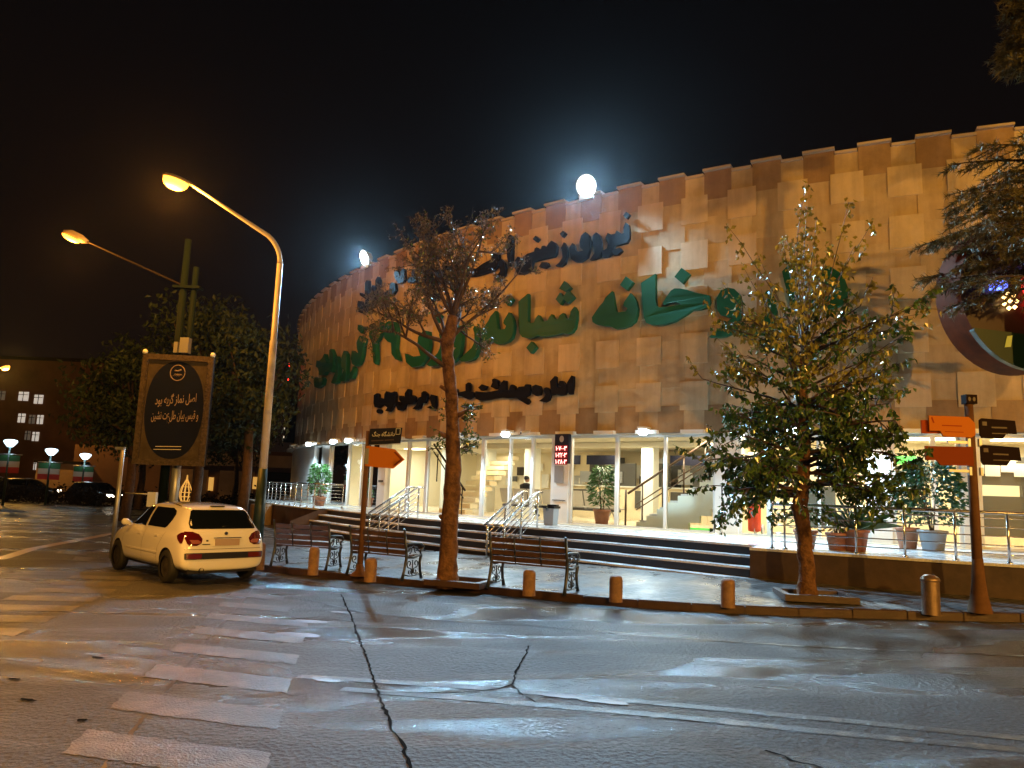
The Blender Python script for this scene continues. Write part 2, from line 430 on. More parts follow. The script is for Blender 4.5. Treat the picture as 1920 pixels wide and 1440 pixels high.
# ------------------------------------------------------------------ setting: ground, road, kerb, pavement
KERB = [(-60, 90), (-30, 62), (-15, 42), (-9.6, 27), (-7.6, 20.5), (-6.5, 17.4), (-5.75, 16.2), (-5.11, 15.72), (-3.61, 15.0), (-1.95, 14.33), (-.42, 13.45), (1.32, 12.32), (2.88, 11.74), (4.4, 11.46), (5.94, 11.36), (7.59, 11.27), (10, 11.25), (16, 11.6), (26, 12.2), (60, 14)]
def resample(P, step):
    out = [P[0]]
    for a, b in zip(P, P[1:]):
        d = hypot(b[0]-a[0], b[1]-a[1]); k = max(1, int(d/step))
        for i in range(1, k+1): out.append((a[0]+(b[0]-a[0])*i/k, a[1]+(b[1]-a[1])*i/k))
    return out
def smooth_line(P, it=2):
    for _ in range(it):
        P = [P[0]]+[((a[0]+2*b[0]+c[0])/4, (a[1]+2*b[1]+c[1])/4) for a, b, c in zip(P, P[1:], P[2:])]+[P[-1]]
    return P
KL = smooth_line(resample(KERB, .7), 2)
def offset_line(P, d):
    out = []
    for i, p in enumerate(P):
        a = P[max(i-1, 0)]; b = P[min(i+1, len(P)-1)]; L = hypot(b[0]-a[0], b[1]-a[1]) or 1
        out.append((p[0]-(b[1]-a[1])/L*d, p[1]+(b[0]-a[0])/L*d))
    return out

mb = MB()                                                    # road: one sheet to the horizon, gently rising to the right
xs = [-600, -300, -120, -60, -30, -15, -8, -2]+[i*2.0 for i in range(0, 16)]+[60, 120, 300, 600]
ys = [-400, -60, -20, 0, 6, 12, 20, 40, 80, 200, 900]
gx = lambda x: ground(min(x, 30))
P = [(x, y, gx(x)) for y in ys for x in xs]; n = len(xs)
mb.add(P, [(j*n+i, j*n+i+1, (j+1)*n+i+1, (j+1)*n+i) for j in range(len(ys)-1) for i in range(n-1)])
tag(mb.build("road", "wet_asphalt"), kind="structure")

def strip(mb, L0, L1, z0, z1):
    n = len(L0)
    mb.add([(p[0], p[1], z0(p[0])) for p in L0]+[(p[0], p[1], z1(p[0])) for p in L1], [(i, i+1, n+i+1, n+i) for i in range(n-1)])
mb = MB(); K1 = offset_line(KL, .14)
Kb = offset_line(KL, .012); rk = random.Random(2)
for i in range(len(KL)-1):                                  # kerb stones with open joints between them
    lp_ = lambda L_, t: (L_[i][0]+(L_[i+1][0]-L_[i][0])*t, L_[i][1]+(L_[i+1][1]-L_[i][1])*t); e_ = .012; dz = rk.uniform(-.006, .006)
    a0, b0_, c0 = [[lp_(L_, t) for t in (e_, 1-e_)] for L_ in (KL, Kb, K1)]
    strip(mb, a0, a0, lambda x: gx(x)-.02, lambda x: gx(x)+.112+dz); strip(mb, a0, b0_, lambda x: gx(x)+.112+dz, lambda x: gx(x)+.127+dz); strip(mb, b0_, c0, lambda x: gx(x)+.127+dz, lambda x: gx(x)+.127+dz)
strip(mb, offset_line(KL, .02), offset_line(KL, .02), lambda x: gx(x)-.02, lambda x: gx(x)+.10); strip(mb, offset_line(KL, .02), K1, lambda x: gx(x)+.10, lambda x: gx(x)+.115)
tag(mb.build("kerb", "kerb_stone"), kind="structure")

REDGE = [(-66, 39.9), (-50, 39.7), (-46, 40.0), (-40, 40.4), (-33, 40.75), (-30, 41.2), (-28.3, 41.5)]
def foot_r(th):
    if th < -50.3: return 40.0
    if th < -28.3: return interp(REDGE, th)+.93
    return 42.25
def foot_z(th): return interp([(-60, .14), (-50, .17), (-40, .25), (-33, .34), (-28, .42), (-22, .42), (-10, .5)], th)
mb = MB()
ths = [-95+i*.75 for i in range(0, 130)]
inner = [(cyl(t, foot_r(t)-.05, 0).x, cyl(t, foot_r(t)-.05, 0).y) for t in ths]
KP = offset_line(KL, .14)
def nearest(p):
    best = min(range(len(KP)-1), key=lambda i: (KP[i][0]-p[0])**2+(KP[i][1]-p[1])**2)
    return KP[best]
# ruled sheet between the kerb back and the foot of the steps
def kerb_hit(th):
    a = cyl(th, 10, 0); b = cyl(th, 300, 0); best = None
    for p, q in zip(KP, KP[1:]):
        d = (b.x-a.x)*(q[1]-p[1])-(b.y-a.y)*(q[0]-p[0])
        if abs(d) < 1e-9: continue
        t = ((p[0]-a.x)*(q[1]-p[1])-(p[1]-a.y)*(q[0]-p[0]))/d; u = ((p[0]-a.x)*(b.y-a.y)-(p[1]-a.y)*(b.x-a.x))/d
        if 0 <= u <= 1 and t > 0 and (best is None or t < best[0]): best = (t, p[0]+(q[0]-p[0])*u, p[1]+(q[1]-p[1])*u)
    return (best[1], best[2]) if best else None
rows = []
for th in [-80+i*.6 for i in range(0, 118)]:
    kh = kerb_hit(th)
    if not kh: continue
    f = cyl(th, foot_r(th)-.06, 0); row = []
    for i in range(9):
        t = i/8; x = kh[0]+(f.x-kh[0])*t; y = kh[1]+(f.y-kh[1])*t; z0 = gx(kh[0])+.125
        row.append((x, y, z0+(max(foot_z(th), z0)-z0)*t))
    rows.append(row)
Pv = [p for r in rows for p in r]
mb.add(Pv, [(j*9+i, j*9+i+1, (j+1)*9+i+1, (j+1)*9+i) for j in range(len(rows)-1) for i in range(8)], True)
tag(mb.build("pavement", "wet_pavers"), kind="structure")
def pave_z(x, y):
    best = min(Pv, key=lambda p: (p[0]-x)**2+(p[1]-y)**2); return best[2]

# painted markings, cracks, gutter line
def sheet(mb, pts, off, jit=0.0):
    if jit:
        rr = random.Random(int(pts[0][0]*977)); out = []
        for a, b in zip(pts, list(pts[1:])+[pts[0]]):
            k = max(2, int(hypot(b[0]-a[0], b[1]-a[1])/.05))
            out += [(a[0]+(b[0]-a[0])*i/k+rr.uniform(-jit, jit), a[1]+(b[1]-a[1])*i/k+rr.uniform(-jit, jit)) for i in range(k)]
        n = len(out); tri = tessellate_polygon([[Vector((p[0], p[1], 0)) for p in out]])
        mb.add([(p[0], p[1], gx(p[0])+off) for p in out], [tuple(q) for q in tri]); return
    mb.add([(p[0], p[1], gx(p[0])+off) for p in pts], [tuple(range(len(pts)))])
mb = MB()
for i in range(9):
    y = 5.5+i*.985; x = -3.0-.212*(y-5.5); w = .50 if i < 3 else .42; Ls = 1.5 if i < 5 else (1.5, 1.15, .95, .5)[i-5]
    d = Vector((.969, -.247)); q = Vector((.19, -.98))*w
    a = Vector((x, y+.27)); sheet(mb, [a, a+d*Ls, a+d*Ls+q, a+q], .005, .014)
tag(mb.build("crosswalk_stripes", "road_paint"), kind="structure")
mb = MB()
for i in range(9):
    y = 8.15+i*.82; x = -5.55-.2*(y-8.6); d = Vector((-.99, -.10)); q = Vector((.12, -.45)); a = Vector((x, y+.25))
    Ls = 1.25 if i < 8 else .6; sheet(mb, [a, a+d*Ls, a+d*Ls+q, a+q], .005, .014)
for x, y, Ls in ((-8.7, 16.9, 1.0), (-9.9, 18.2, .9)):
    d = Vector((-.9, .2)); q = Vector((.35, -.75)); a = Vector((x, y)); sheet(mb, [a, a+d*Ls, a+d*Ls+q, a+q], .005, .014)
tag(mb.build("far_crosswalk_stripes", "road_paint"), kind="structure")

def ribbon(mb, P, w, off, jit=0.0):
    rnd = random.Random(3); P = resample(P, .07 if jit else .5); L = []; R = []
    for i, p in enumerate(P):
        a = P[max(i-1, 0)]; b = P[min(i+1, len(P)-1)]; Lh = hypot(b[0]-a[0], b[1]-a[1]) or 1
        nx, ny = -(b[1]-a[1])/Lh, (b[0]-a[0])/Lh; j = rnd.uniform(-jit, jit); ww = w*(rnd.uniform(.35, 1.3) if jit else 1)
        L.append((p[0]+nx*(j+ww/2), p[1]+ny*(j+ww/2))); R.append((p[0]+nx*(j-ww/2), p[1]+ny*(j-ww/2)))
    strip(mb, L, R, lambda x: gx(x)+off, lambda x: gx(x)+off)
mb = MB()
ribbon(mb, [(-1.94, 7.48), (-.19, 7.16), (1.39, 6.74), (2.69, 6.36), (3.98, 5.96), (9, 4.5)], .13, .004)
ribbon(mb, [(-1.43, 7.05), (-.18, 6.78), (1.32, 6.4), (2.55, 6.03), (3.79, 5.69), (9, 4.2)], .13, .004)
tag(mb.build("double_centre_line", "road_paint_worn"), kind="structure")
mat("crack_dark", (.004, .004, .004), .95, spec=.03)
mat("seam_dark", (.02, .019, .019), .3)
mb = MB()
ribbon(mb, [(-2.72, 12.86), (-2.42, 11.78), (-2.09, 10.67), (-1.75, 9.4), (-1.4, 8.15), (-1.21, 7.39), (-1.04, 6.76), (-.91, 6.31), (-.8, 5.91), (-.66, 5.52), (-.57, 5.17), (-.4, 4.3)], .026, .009, .014)
ribbon(mb, [(.31, 9.03), (.27, 8.65), (.21, 8.26), (.14, 7.75), (.11, 7.28), (-.02, 7.12), (-.37, 6.97), (-.94, 6.94), (-1.1, 6.95)], .022, .009, .012)
ribbon(mb, [(.11, 7.25), (.22, 6.87), (.3, 6.7)], .022, .008, .012)
ribbon(mb, [(-1.95, 10.2), (-1.2, 9.9), (-.9, 9.95)], .015, .008, .015)
ribbon(mb, [(-3.2, 10.35), (-2.6, 10.6), (-2.0, 10.4)], .015, .008, .015)
ribbon(mb, [(1.9, 5.6), (2.3, 5.0), (3.1, 4.4)], .03, .008, .03)
tag(mb.build("road_cracks", "crack_dark"), kind="structure")
mb = MB()
ribbon(mb, [(-3.39, 12.4), (-1.95, 11.14), (-.83, 10.59), (.26, 10.4), (1.98, 9.67), (3.57, 9.28), (5.89, 8.93), (12, 8.2)], .05, .0065, .012)
ribbon(mb, [(-4.4, 13.6), (-3.0, 7.2), (-2.5, 5.0)], .03, .003, .01)
tag(mb.build("road_seam", "seam_dark"), kind="structure")
mat("gutter_stone", (.30, .24, .19), .3, noise=(4, .3))
mb = MB(); ribbon(mb, [(-15, 14.2), (-12, 15.2), (-10.6, 16.1), (-11.4, 18.4), (-12.4, 24), (-14.5, 40)], .28, .006)
tag(mb.build("gutter_channel", "gutter_stone"), kind="structure")
mat("patch_brown", (.10, .045, .02), .35, noise=(6, .5))
mb = MB()
def blob(cx, cy, rx, ry, rot, off):
    rnd = random.Random(int(cx*100)); pts = []
    for i in range(18):
        t = 2*pi*i/18; k = rnd.uniform(.7, 1.15); a, b_ = cos(t)*rx*k, sin(t)*ry*k
        pts.append((cx+a*cos(rot)-b_*sin(rot), cy+a*sin(rot)+b_*cos(rot)))
    sheet(mb, pts, off)
for b_ in ((-2.55, 10.3, .28, .12, -.2), (-2.45, 9.4, .3, .11, -.2), (-2.3, 11.1, .22, .07, -.2), (-1.62, 7.32, .16, .05, -.2), (.9, 6.75, .25, .05, -.25), (.55, 6.9, .2, .05, -.25)): blob(*b_, .0085)
tag(mb.build("mud_patches", "patch_brown"), kind="structure")
mb = MB()
for b_ in ((-3.15, 5.95, .05, .03, 0), (-4.1, 7.9, .09, .03, -.3), (-4.35, 7.0, .07, .03, -.2), (-4.5, 6.9, .06, .025, .2), (-3.85, 6.4, .09, .03, -.3), (-3.95, 5.6, .1, .03, -.3)): blob(*b_, .0095)
tag(mb.build("leaf_litter", "crack_dark"), kind="structure")

# ------------------------------------------------------------------ the round pharmacy building
B = thing("pharmacy_building", cyl(-40, 36, 0), "round stone clad pharmacy building with chequered travertine wall above a lit glass front", "building")
TH0, TH1, PIT = -130, 22, 1.86
rnd = random.Random(11)
def cblock(mb, th0, th1, r0, r1, z0, z1):
    P = [cyl(t, r, z) for z in (z0, z1) for r in (r0, r1) for t in (th0, th1)]
    mb.add(P, [(2, 3, 7, 6), (0, 2, 6, 4), (1, 5, 7, 3), (4, 6, 7, 5), (0, 1, 3, 2), (0, 4, 5, 1)])
wall = MB()
for i in range(int((TH1-TH0)/.93)+1):                       # dark joint shell behind the blocks
    a = TH0+i*.93; cblock(wall, a, a+.93, 37.3, 37.8, 3.45, 10.16)
tones = len(STONE)+1
HH = .617
def deg(w): return math.degrees(w/37.9)
for i in range(int((TH1-TH0)/PIT)+1):
    for colm in (0, 1):                                      # 0: proud on odd rows, 1: proud on even rows
        c = -31.6+round((TH0+31.6)/PIT)*PIT+i*PIT+colm*PIT/2
        for k in range(11):
            zc = 3.76+HH*k; proud = (k % 2 == 1) if colm == 0 else (k % 2 == 0)
            j = rnd.uniform(-.006, .006)
            if proud:
                hw = deg(.355+rnd.uniform(-.012, .012)); hh = .382+rnd.uniform(-.015, .015); rr = (37.885 if colm == 0 else 37.866)+j*.5
                wall.cur = (4+len(STONE_M)+rnd.randrange(2)) if k in (0, 10) else ((1+rnd.randrange(3) if rnd.random() > .12 else 2) if colm == 0 else 4+rnd.randrange(2))
                z0 = max(3.44, zc-hh); z1 = min(10.30, zc+hh) if k == 10 else zc+hh
                cblock(wall, c-hw, c+hw, 37.78, rr, z0, z1)
            else:
                hw = deg(.300); hh = .300; wall.cur = (4+rnd.randrange(2)) if rnd.random() > .3 else 2
                z0 = max(3.44, zc-hh) if k else 3.44; z1 = min(10.195, zc+hh)
                cblock(wall, c-hw, c+hw, 37.78, 37.853+j*.5, z0, z1)
wall.build("wall", ["stone_joint"]+STONE+STONE_M+STONE_D, B)
cop = MB()
for i in range(int((TH1-TH0)/PIT)+1):
    c = -31.6+round((TH0+31.6)/PIT)*PIT+i*PIT
    h = deg(.365); cblock(cop, c+PIT/2-h, c+PIT/2+h, 37.2, 37.98, 10.302, 10.36)
    h = deg(.245); cblock(cop, c-h, c+h, 37.2, 37.92, 10.197, 10.262)
cop.build("coping", "coping", B)
for i in range(int((TH1-TH0)/PIT)+1):
    pads = MB()
    c = -31.6+round((TH0+31.6)/PIT)*PIT+i*PIT
    h = deg(.30); cblock(pads, c-h, c+h, 37.5, 38.02, 3.405, 3.50)
    if -75 < c < -5: pads.build("ledge_block", "panel_white", B)
sof = MB()
for i in range(int((TH1-TH0)/2)+1):
    a = TH0+i*2; b_ = min(a+2, TH1); sof.add([cyl(a, 37.86, 3.43), cyl(b_, 37.86, 3.43), cyl(b_, 37.3, 3.43), cyl(a, 37.3, 3.43)], [(0, 1, 2, 3)])
sof.build("soffit", "soffit", B)
rf = MB(); n = 60
rf.add([cyl(TH0+(TH1-TH0)*i/n, r, 9.9) for r in (37.3, 4) for i in range(n+1)], [(i, i+1, n+2+i, n+1+i) for i in range(n)])
rf.build("roof", "far_dark", B)
# interior shell
IN_R = 30.5
fl = MB(); n = 70
def ring(mb, r0, r1, z, a=-112, b=12):
    mb.add([cyl(a+(b-a)*i/n, r, z) for r in (r0, r1) for i in range(n+1)], [(i, i+1, n+2+i, n+1+i) for i in range(n)])
ring(fl, 38.2, IN_R, .955); fl.build("interior_floor", "interior_floor", B)
cl = MB(); ring(cl, 37.3, IN_R, 3.40); cl.build("ceiling", "interior_ceiling", B)
iw = MB(); iw.add([cyl(-112+124*i/n, IN_R, z) for z in (.95, 3.42) for i in range(n+1)], [(i, i+1, n+2+i, n+1+i) for i in range(n)])
iw.add([cyl(-58.5, 37.5, .95), cyl(-58.5, 30.5, .95), cyl(-58.5, 30.5, 3.41), cyl(-58.5, 37.5, 3.41)], [(0, 1, 2, 3)])
iw.add([cyl(-30.4, 37.5, .95), cyl(-30.4, 30.5, .95), cyl(-30.4, 30.5, 3.41), cyl(-30.4, 37.5, 3.41)], [(0, 1, 2, 3)])
iw.build("back_wall", "cream_wall", B)

GR = 37.62
def rad_box(mb, th, r, z0, z1, w, d):
    """box of tangential width w, radial depth d, centred on radius r"""
    p = cyl(th, r, 0); mb.box((p.x, p.y, (z0+z1)/2), (w, d, z1-z0), radians(th))
MULL = [(-61.0, .10), (-59.3, .06), (-57.7, .08), (-54.75, .12), (-52.9, .05), (-51.8, .05), (-50.8, .09), (-47.95, .11), (-46.3, .13), (-44.0, .10), (-42.2, .12), (-40.5, .07), (-39.2, .10),
        (-37.15, .08), (-34.95, .10), (-32.85, .08), (-30.9, .06), (-29.95, .08), (-28.9, .12), (-27.2, .06), (-25.6, .10), (-24.85, .12), (-23.6, .1), (-22.85, .1), (-22.3, .1), (-20.2, .1), (-18, .1), (-15.6, .1), (-13.2, .1), (-10.8, .1)]
for th, w in MULL:
    f = MB(); rad_box(f, th, GR, .95, 3.40, w, .11); f.build("mullion", "alu_white", B)
PANEL = [(-66.5, -61.05), (-59.25, -57.75), (-50.75, -49.97), (-38.1, -37.22), (-30.85, -30.0), (-25.55, -24.9), (-22.8, -22.35)]
for a, b_ in PANEL:
    k = max(1, int((b_-a)/1.2)); f = MB()
    for i in range(k): cblock(f, a+(b_-a)*i/k, a+(b_-a)*(i+1)/k, 37.5, 37.72, .95, 3.40)
    f.build("wall_panel", "panel_white", B)
f = MB(); cblock(f, -112, -66.5, 37.4, 37.7, .2, 3.42); f.cur = 0
for i in range(23): cblock(f, -112+i*2, -110+i*2, 37.4, 37.7, .2, 3.42)
f.build("side_wall", "panel_white", B)
# panes between mullions where no panel stands
ed = [t for t, w in MULL]
for a, b_ in zip(ed, ed[1:]):
    mid = (a+b_)/2
    if any(p[0] < mid < p[1] for p in PANEL) or -38.1 < mid < -37.2: continue
    g = MB(); g.add([cyl(a, GR, .99), cyl(b_, GR, .99), cyl(b_, GR, 3.38), cyl(a, GR, 3.38)], [(0, 1, 2, 3)])
    g.build("glass_pane", "glass_clear", B)
    for z0, z1 in ((.955, 1.0), (3.34, 3.40)): rl = MB(); cblock(rl, a, b_, GR-.04, GR+.045, z0, z1); rl.build("frame_rail", "alu_white", B)
# slots in the white column beside the number board
f = MB(); rad_box(f, -37.65, 37.74, 2.08, 2.55, .3, .05); f.build("column_grille", "galvanised", B)
f = MB(); rad_box(f, -37.65, 37.735, 1.58, 1.60, .42, .04); f.build("column_joint", "dark_panel", B)
f = MB(); rad_box(f, -50.35, 37.74, 1.93, 2.0, .3, .03); rad_box(f, -50.35, 37.74, 2.5, 2.85, .2, .03); f.build("column_joint", "grey_panel", B)

# interior fittings of the building: counters, hatches, notices
def in_part(name, th, r, z0, z1, w, d, m_):
    f = MB(); rad_box(f, th, r, z0, z1, w, d); return f.build(name, m_, B)
for a in range(5):
    f = MB(); t0 = -43.4+a*2.35; cblock(f, t0, t0+2.33, 31.4, 32.2, .95, 2.05); f.build("service_counter", "cream_wall", B)
    f = MB(); cblock(f, t0, t0+2.33, 31.3, 32.3, 2.052, 2.1); f.build("counter_top", "white_plaster", B)
    in_part("counter_hatch", t0+.65, 32.23, 1.35, 1.95, .62, .05, "grey_panel")
    in_part("counter_screen", t0+1.7, 32.0, 2.1, 2.9, .62, .06, "grey_panel" if a % 2 else "dark_panel")
    in_part("monitor", t0+.9, 32.05, 2.2, 2.6, .5, .08, "galvanised")
for th, z, w, h, m_ in ((-41.6, 2.35, .55, .4, "paper"), (-40.2, 1.6, .5, .55, "paper"), (-39.9, 2.4, .4, .5, "paper"), (-38.8, 1.45, .45, .6, "paper"), (-36.2, 2.75, .6, .5, "paper"), (-35.4, 2.7, .5, .5, "paper"), (-34.3, 2.7, .55, .55, "paper"), (-33.4, 2.75, .5, .55, "paper"), (-37.4, 2.0, .5, .9, "dark_panel"), (-35.2, 2.0, .9, .8, "dark_panel"), (-33.5, 2.0, 1.2, .9, "grey_panel"), (-43, 2.1, .25, .5, "dark_panel"), (-43.2, 1.6, .3, .7, "grey_panel"), (-31.7, 2.3, .9, .6, "grey_panel")):
    in_part("wall_notice", th, IN_R+.06, z, z+h, w, .03, m_)
in_part("wall_crest", -34.6, 30.62, 1.5, 2.8, .8, .05, "banner_tan")
f = MB(); p = cyl(-34.6, 30.68, 2.0)
for zz, rr in ((2.05, .3),):
    f.lathe((p.x, p.y, 2.05), [(0, -.4), (.2, -.3), (.26, 0), (.2, .25), (.1, .3)], 14)
f.build("crest_urn", "grey_panel", B)
rn = random.Random(17)                                       # pinned papers and frames along the back wall and counters
for th in [-56.5+i*.62 for i in range(42)]:
    if rn.random() < .7:
        w_, h_ = rn.choice([(.22, .3), (.3, .22), (.4, .55), (.5, .35)]); z_ = rn.uniform(1.9, 2.75)
        in_part("wall_notice", th+rn.uniform(-.2, .2), IN_R+rn.choice([.09, .12]), z_, z_+h_, w_, .03, rn.choice(["paper", "paper", "grey_panel", "dark_panel", "banner_tan", "galvanised"]))
for th in (-54.0, -49.2, -45.0, -36.6, -32.0):
    in_part("inner_column", th, 33.4, .957, 3.395, .42, .42, "white_plaster")
in_part("ceiling_beam", -40.0, 35.2, 3.22, 3.39, 9.0, .22, "interior_ceiling")
for th in (-41.2, -38.9, -33.9): in_part("hanging_board", th, 34.2, 2.75, 3.05, 1.1, .05, "sign_navy")
# right hand rooms
for th, z0, z1, w, m_ in ((-27.5, 1.2, 2.2, .9, "grey_panel"), (-24.2, 2.35, 2.75, .9, "grey_panel"), (-21.6, 2.35, 2.9, 1.3, "grey_panel"), (-20.9, 1.2, 2.1, 1.3, "grey_panel"), (-19.5, 2.0, 3.0, 1.4, "grey_panel")):
    in_part("cabinet", th, 36.2, z0, z1, w, .2, m_)
for th, z in ((-22.0, 2.6), (-21.5, 2.55), (-21.0, 2.65), (-20.6, 2.55), (-20.2, 2.6), (-24.3, 2.45)):
    in_part("wall_notice", th, 36.33, z, z+.3, .3, .02, "paper")
in_part("exit_light", -24.35, 36.4, 2.78, 2.98, .5, .06, "green_lit")
f = MB(); cblock(f, -30.3, -12, 35.0, 35.2, .95, 3.41); f.build("partition_wall", "cream_wall", B)
in_part("floor_light", -32.2, 36.3, .96, 1.0, .8, .1, "green_lit")
# staircase that climbs to the right behind the glass
st = MB(); srl = MB(); NS = 11
for i in range(NS):
    th = -34.7+i*.47; z = 1.13+i*.19
    cblock(st, th, th+.5, 35.2, 36.55, z-.05, z); cblock(st, th-.02, th+.49, 36.5, 36.56, z-.19 if i else .96, z-.05)
st.build("inner_stair", "granite_light", B)
sg = MB(); P0 = []; th_s = [-34.8+i*.47 for i in range(NS+1)]
for i in range(NS):
    zt = 1.08+i*.19; zb = max(.955, 1.05+(i-3.2)*.19-.25)
    cblock(sg, th_s[i], th_s[i+1], 36.45, 36.6, zb, zt)
sg.build("stair_stringer", "white_plaster", B)
srl.tube([cyl(-35.3+i*.47, 36.5, 1.85+i*.19) for i in range(NS+1)], .035, 8)
srl.tube([cyl(-34.9+i*.47, 36.5, 1.55+i*.19) for i in range(NS+1)], .018, 6); srl.tube([cyl(-34.9+i*.47, 36.5, 1.4+i*.19) for i in range(NS+1)], .018, 6)
for i in range(0, NS, 2): srl.tube([cyl(-34.6+i*.47, 36.5, 1.1+i*.19), cyl(-34.6+i*.47, 36.5, 2.1+i*.19)], .025, 6)
srl.tube([cyl(-35.4, 36.5, .96), cyl(-35.4, 36.5, 1.95)], .03, 6)
srl.build("stair_railing", "bench_wood", B)
st2 = MB()
for i in range(11):
    th = -45.2-i*.2; z = 1.1+i*.2; cblock(st2, th-2.2, th, 36.5-i*.33-.35, 36.5-i*.33, z-.15, z)
st2.build("inner_stair", "cream_wall", B)
r2 = MB(); r2.tube([cyl(-44.4, 37.0, 1.75), cyl(-47.3, 36.9, 3.3)], .035, 8); r2.tube([cyl(-44.5, 37, 1.5), cyl(-47.3, 36.9, 3.05)], .02, 6)
for i in range(4): r2.tube([cyl(-44.6-i*.7, 37, .96+i*.35), cyl(-44.6-i*.7, 37, 1.85+i*.37)], .022, 6)
r2.build("stair_railing", "banner_tan", B)
# lit ceiling panels with their lamps
for th in (-56, -51, -46.5, -41.5, -37.2, -33.2, -29.5, -26.5, -23.4, -20.5, -16):
    rr = 34.3 if th < -31 or th > -29 else 36.3
    if th > -30: rr = 36.4
    f = MB(); rad_box(f, th, rr, 3.375, 3.395, 1.2, .6); o = f.build("ceiling_light", "warm_ceiling_glow", B)
    p = cyl(th, rr, 3.36)
    light('AREA', "ceiling_lamp", p, 70 if th < -30 else 58, WARM if th > -50 else (.95, 1, .95), (1.2, .6), B, (p.x, p.y, 0))
    if th > -44 and th < -31:
        p = cyl(th+1, 36.7, 3.36); light('AREA', "ceiling_lamp", p, 50, WARM, (1.0, .4), B, (p.x, p.y, 0))

# floodlights on the parapet
def floodlight(th, label, k, aim, cone=84):
    p = cyl(th, 38.16, 10.5); t = thing("roof_floodlight", p, label, "floodlight", "roof floodlights")
    out = Vector((sin(radians(th)), -cos(radians(th)), 0)); d = (out*1.0+Vector((0, 0, -.42))).normalized()
    f = MB(); q = d.to_track_quat('Z', 'Y').to_matrix()
    def disc(mb, r0, z0, r1, z1, n=28): mb.add([p+q@Vector((r*cos(2*pi*j/n), r*sin(2*pi*j/n), z)) for r, z in ((r0, z0), (r1, z1)) for j in range(n)], [(j, (j+1) % n, n+(j+1) % n, n+j) for j in range(n)], True)
    disc(f, .16, -.28, .30, -.05); disc(f, .30, -.05, .335, .02); disc(f, .001, -.28, .16, -.28); f.build("housing", "lamp_housing", t)
    g = MB(); disc(g, .30, .012, .18, .05); disc(g, .18, .05, .001, .065); g.build("lens", "cool_glow", t)
    b2 = MB(); b2.tube([p-out*.02+Vector((0, 0, -.2)), p-out*.3+Vector((0, 0, -.2)), p-out*.3+Vector((0, 0, 0))], .03, 6); b2.box(p+Vector((0, 0, -.34))-out*.02, (.42, .12, .12), radians(th)); b2.build("bracket", "panel_white", t)
    lp = p+d*.16
    light('SPOT', "lamp", lp, k, FLOOD, .25, t, aim, cone, .7)
floodlight(-36.25, "round white floodlight glaring on the parapet above the first words of the top lettering", 16000, (6, 8.5, 0))
floodlight(-52.75, "round white floodlight glaring on the parapet left of the bare tree", 8500, (-.6, 9.5, 0), 62)

# small bright lamps under the overhang
SL = [(-60.3, "leftmost small white lamp under the overhang, above the bare white wall panel", 1), (-55.6, "small white lamp under the overhang above the left potted plant", 1), (-53.4, "small white lamp under the overhang, left of the navy street name plate", 1), (-43.6, "small white lamp under the overhang beside the bare tree trunk", 1), (-40.2, "small white lamp under the overhang left of the red number board", 1),
      (-33.5, "small white lamp under the overhang right of the indoor potted plant", 1), (-27.95, "small white lamp under the overhang behind the leafy tree's crown", 1), (-25.7, "small white lamp under the overhang left of the orange direction boards", 1)]
for th, lab, k in SL:
    p = cyl(th, 38.02, 3.44); t = thing("soffit_lamp", p, lab, "lamp", "small lamps under the overhang")
    f = MB(); rad_box(f, th, 38.06, 3.51, 3.57, .24, .34); f.build("housing", "alu_white", t)
    g = MB(); c_ = cyl(th, 38.14, 3.44); g.lathe(c_, [(.001, .075), (.09, .07), (.13, .02), (.13, -.03), (.08, -.08), (.001, -.09)], 16); g.build("lens", "cool_glow_small", t)
    lp = cyl(th, 38.38, 3.30); light('SPOT', "lamp", lp, 300, COOL, .12, t, cyl(th, 38.9, 0), 152, .5)

# security cameras on the overhang
for th, lab in ((-64.2, "white security camera at the left end of the overhang"), (-38.9, "white security camera under the overhang beside the red number board")):
    p = cyl(th, 38.15, 3.5); t = thing("security_camera", p, lab, "camera", "security cameras")
    f = MB(); f.tube([p+Vector((0, .05, 0)), p+Vector((-.22, -.12, -.06))], .05, 8); f.build("camera_body", "panel_white", t)
    f = MB(); f.tube([p+Vector((.05, .2, .05)), p+Vector((.02, .06, 0))], .02, 6); f.build("bracket", "panel_white", t)
    f = MB(); f.tube([p+Vector((-.22, -.12, -.06)), p+Vector((-.225, -.123, -.061))], .035, 8); f.build("lens", "black_plastic", t)

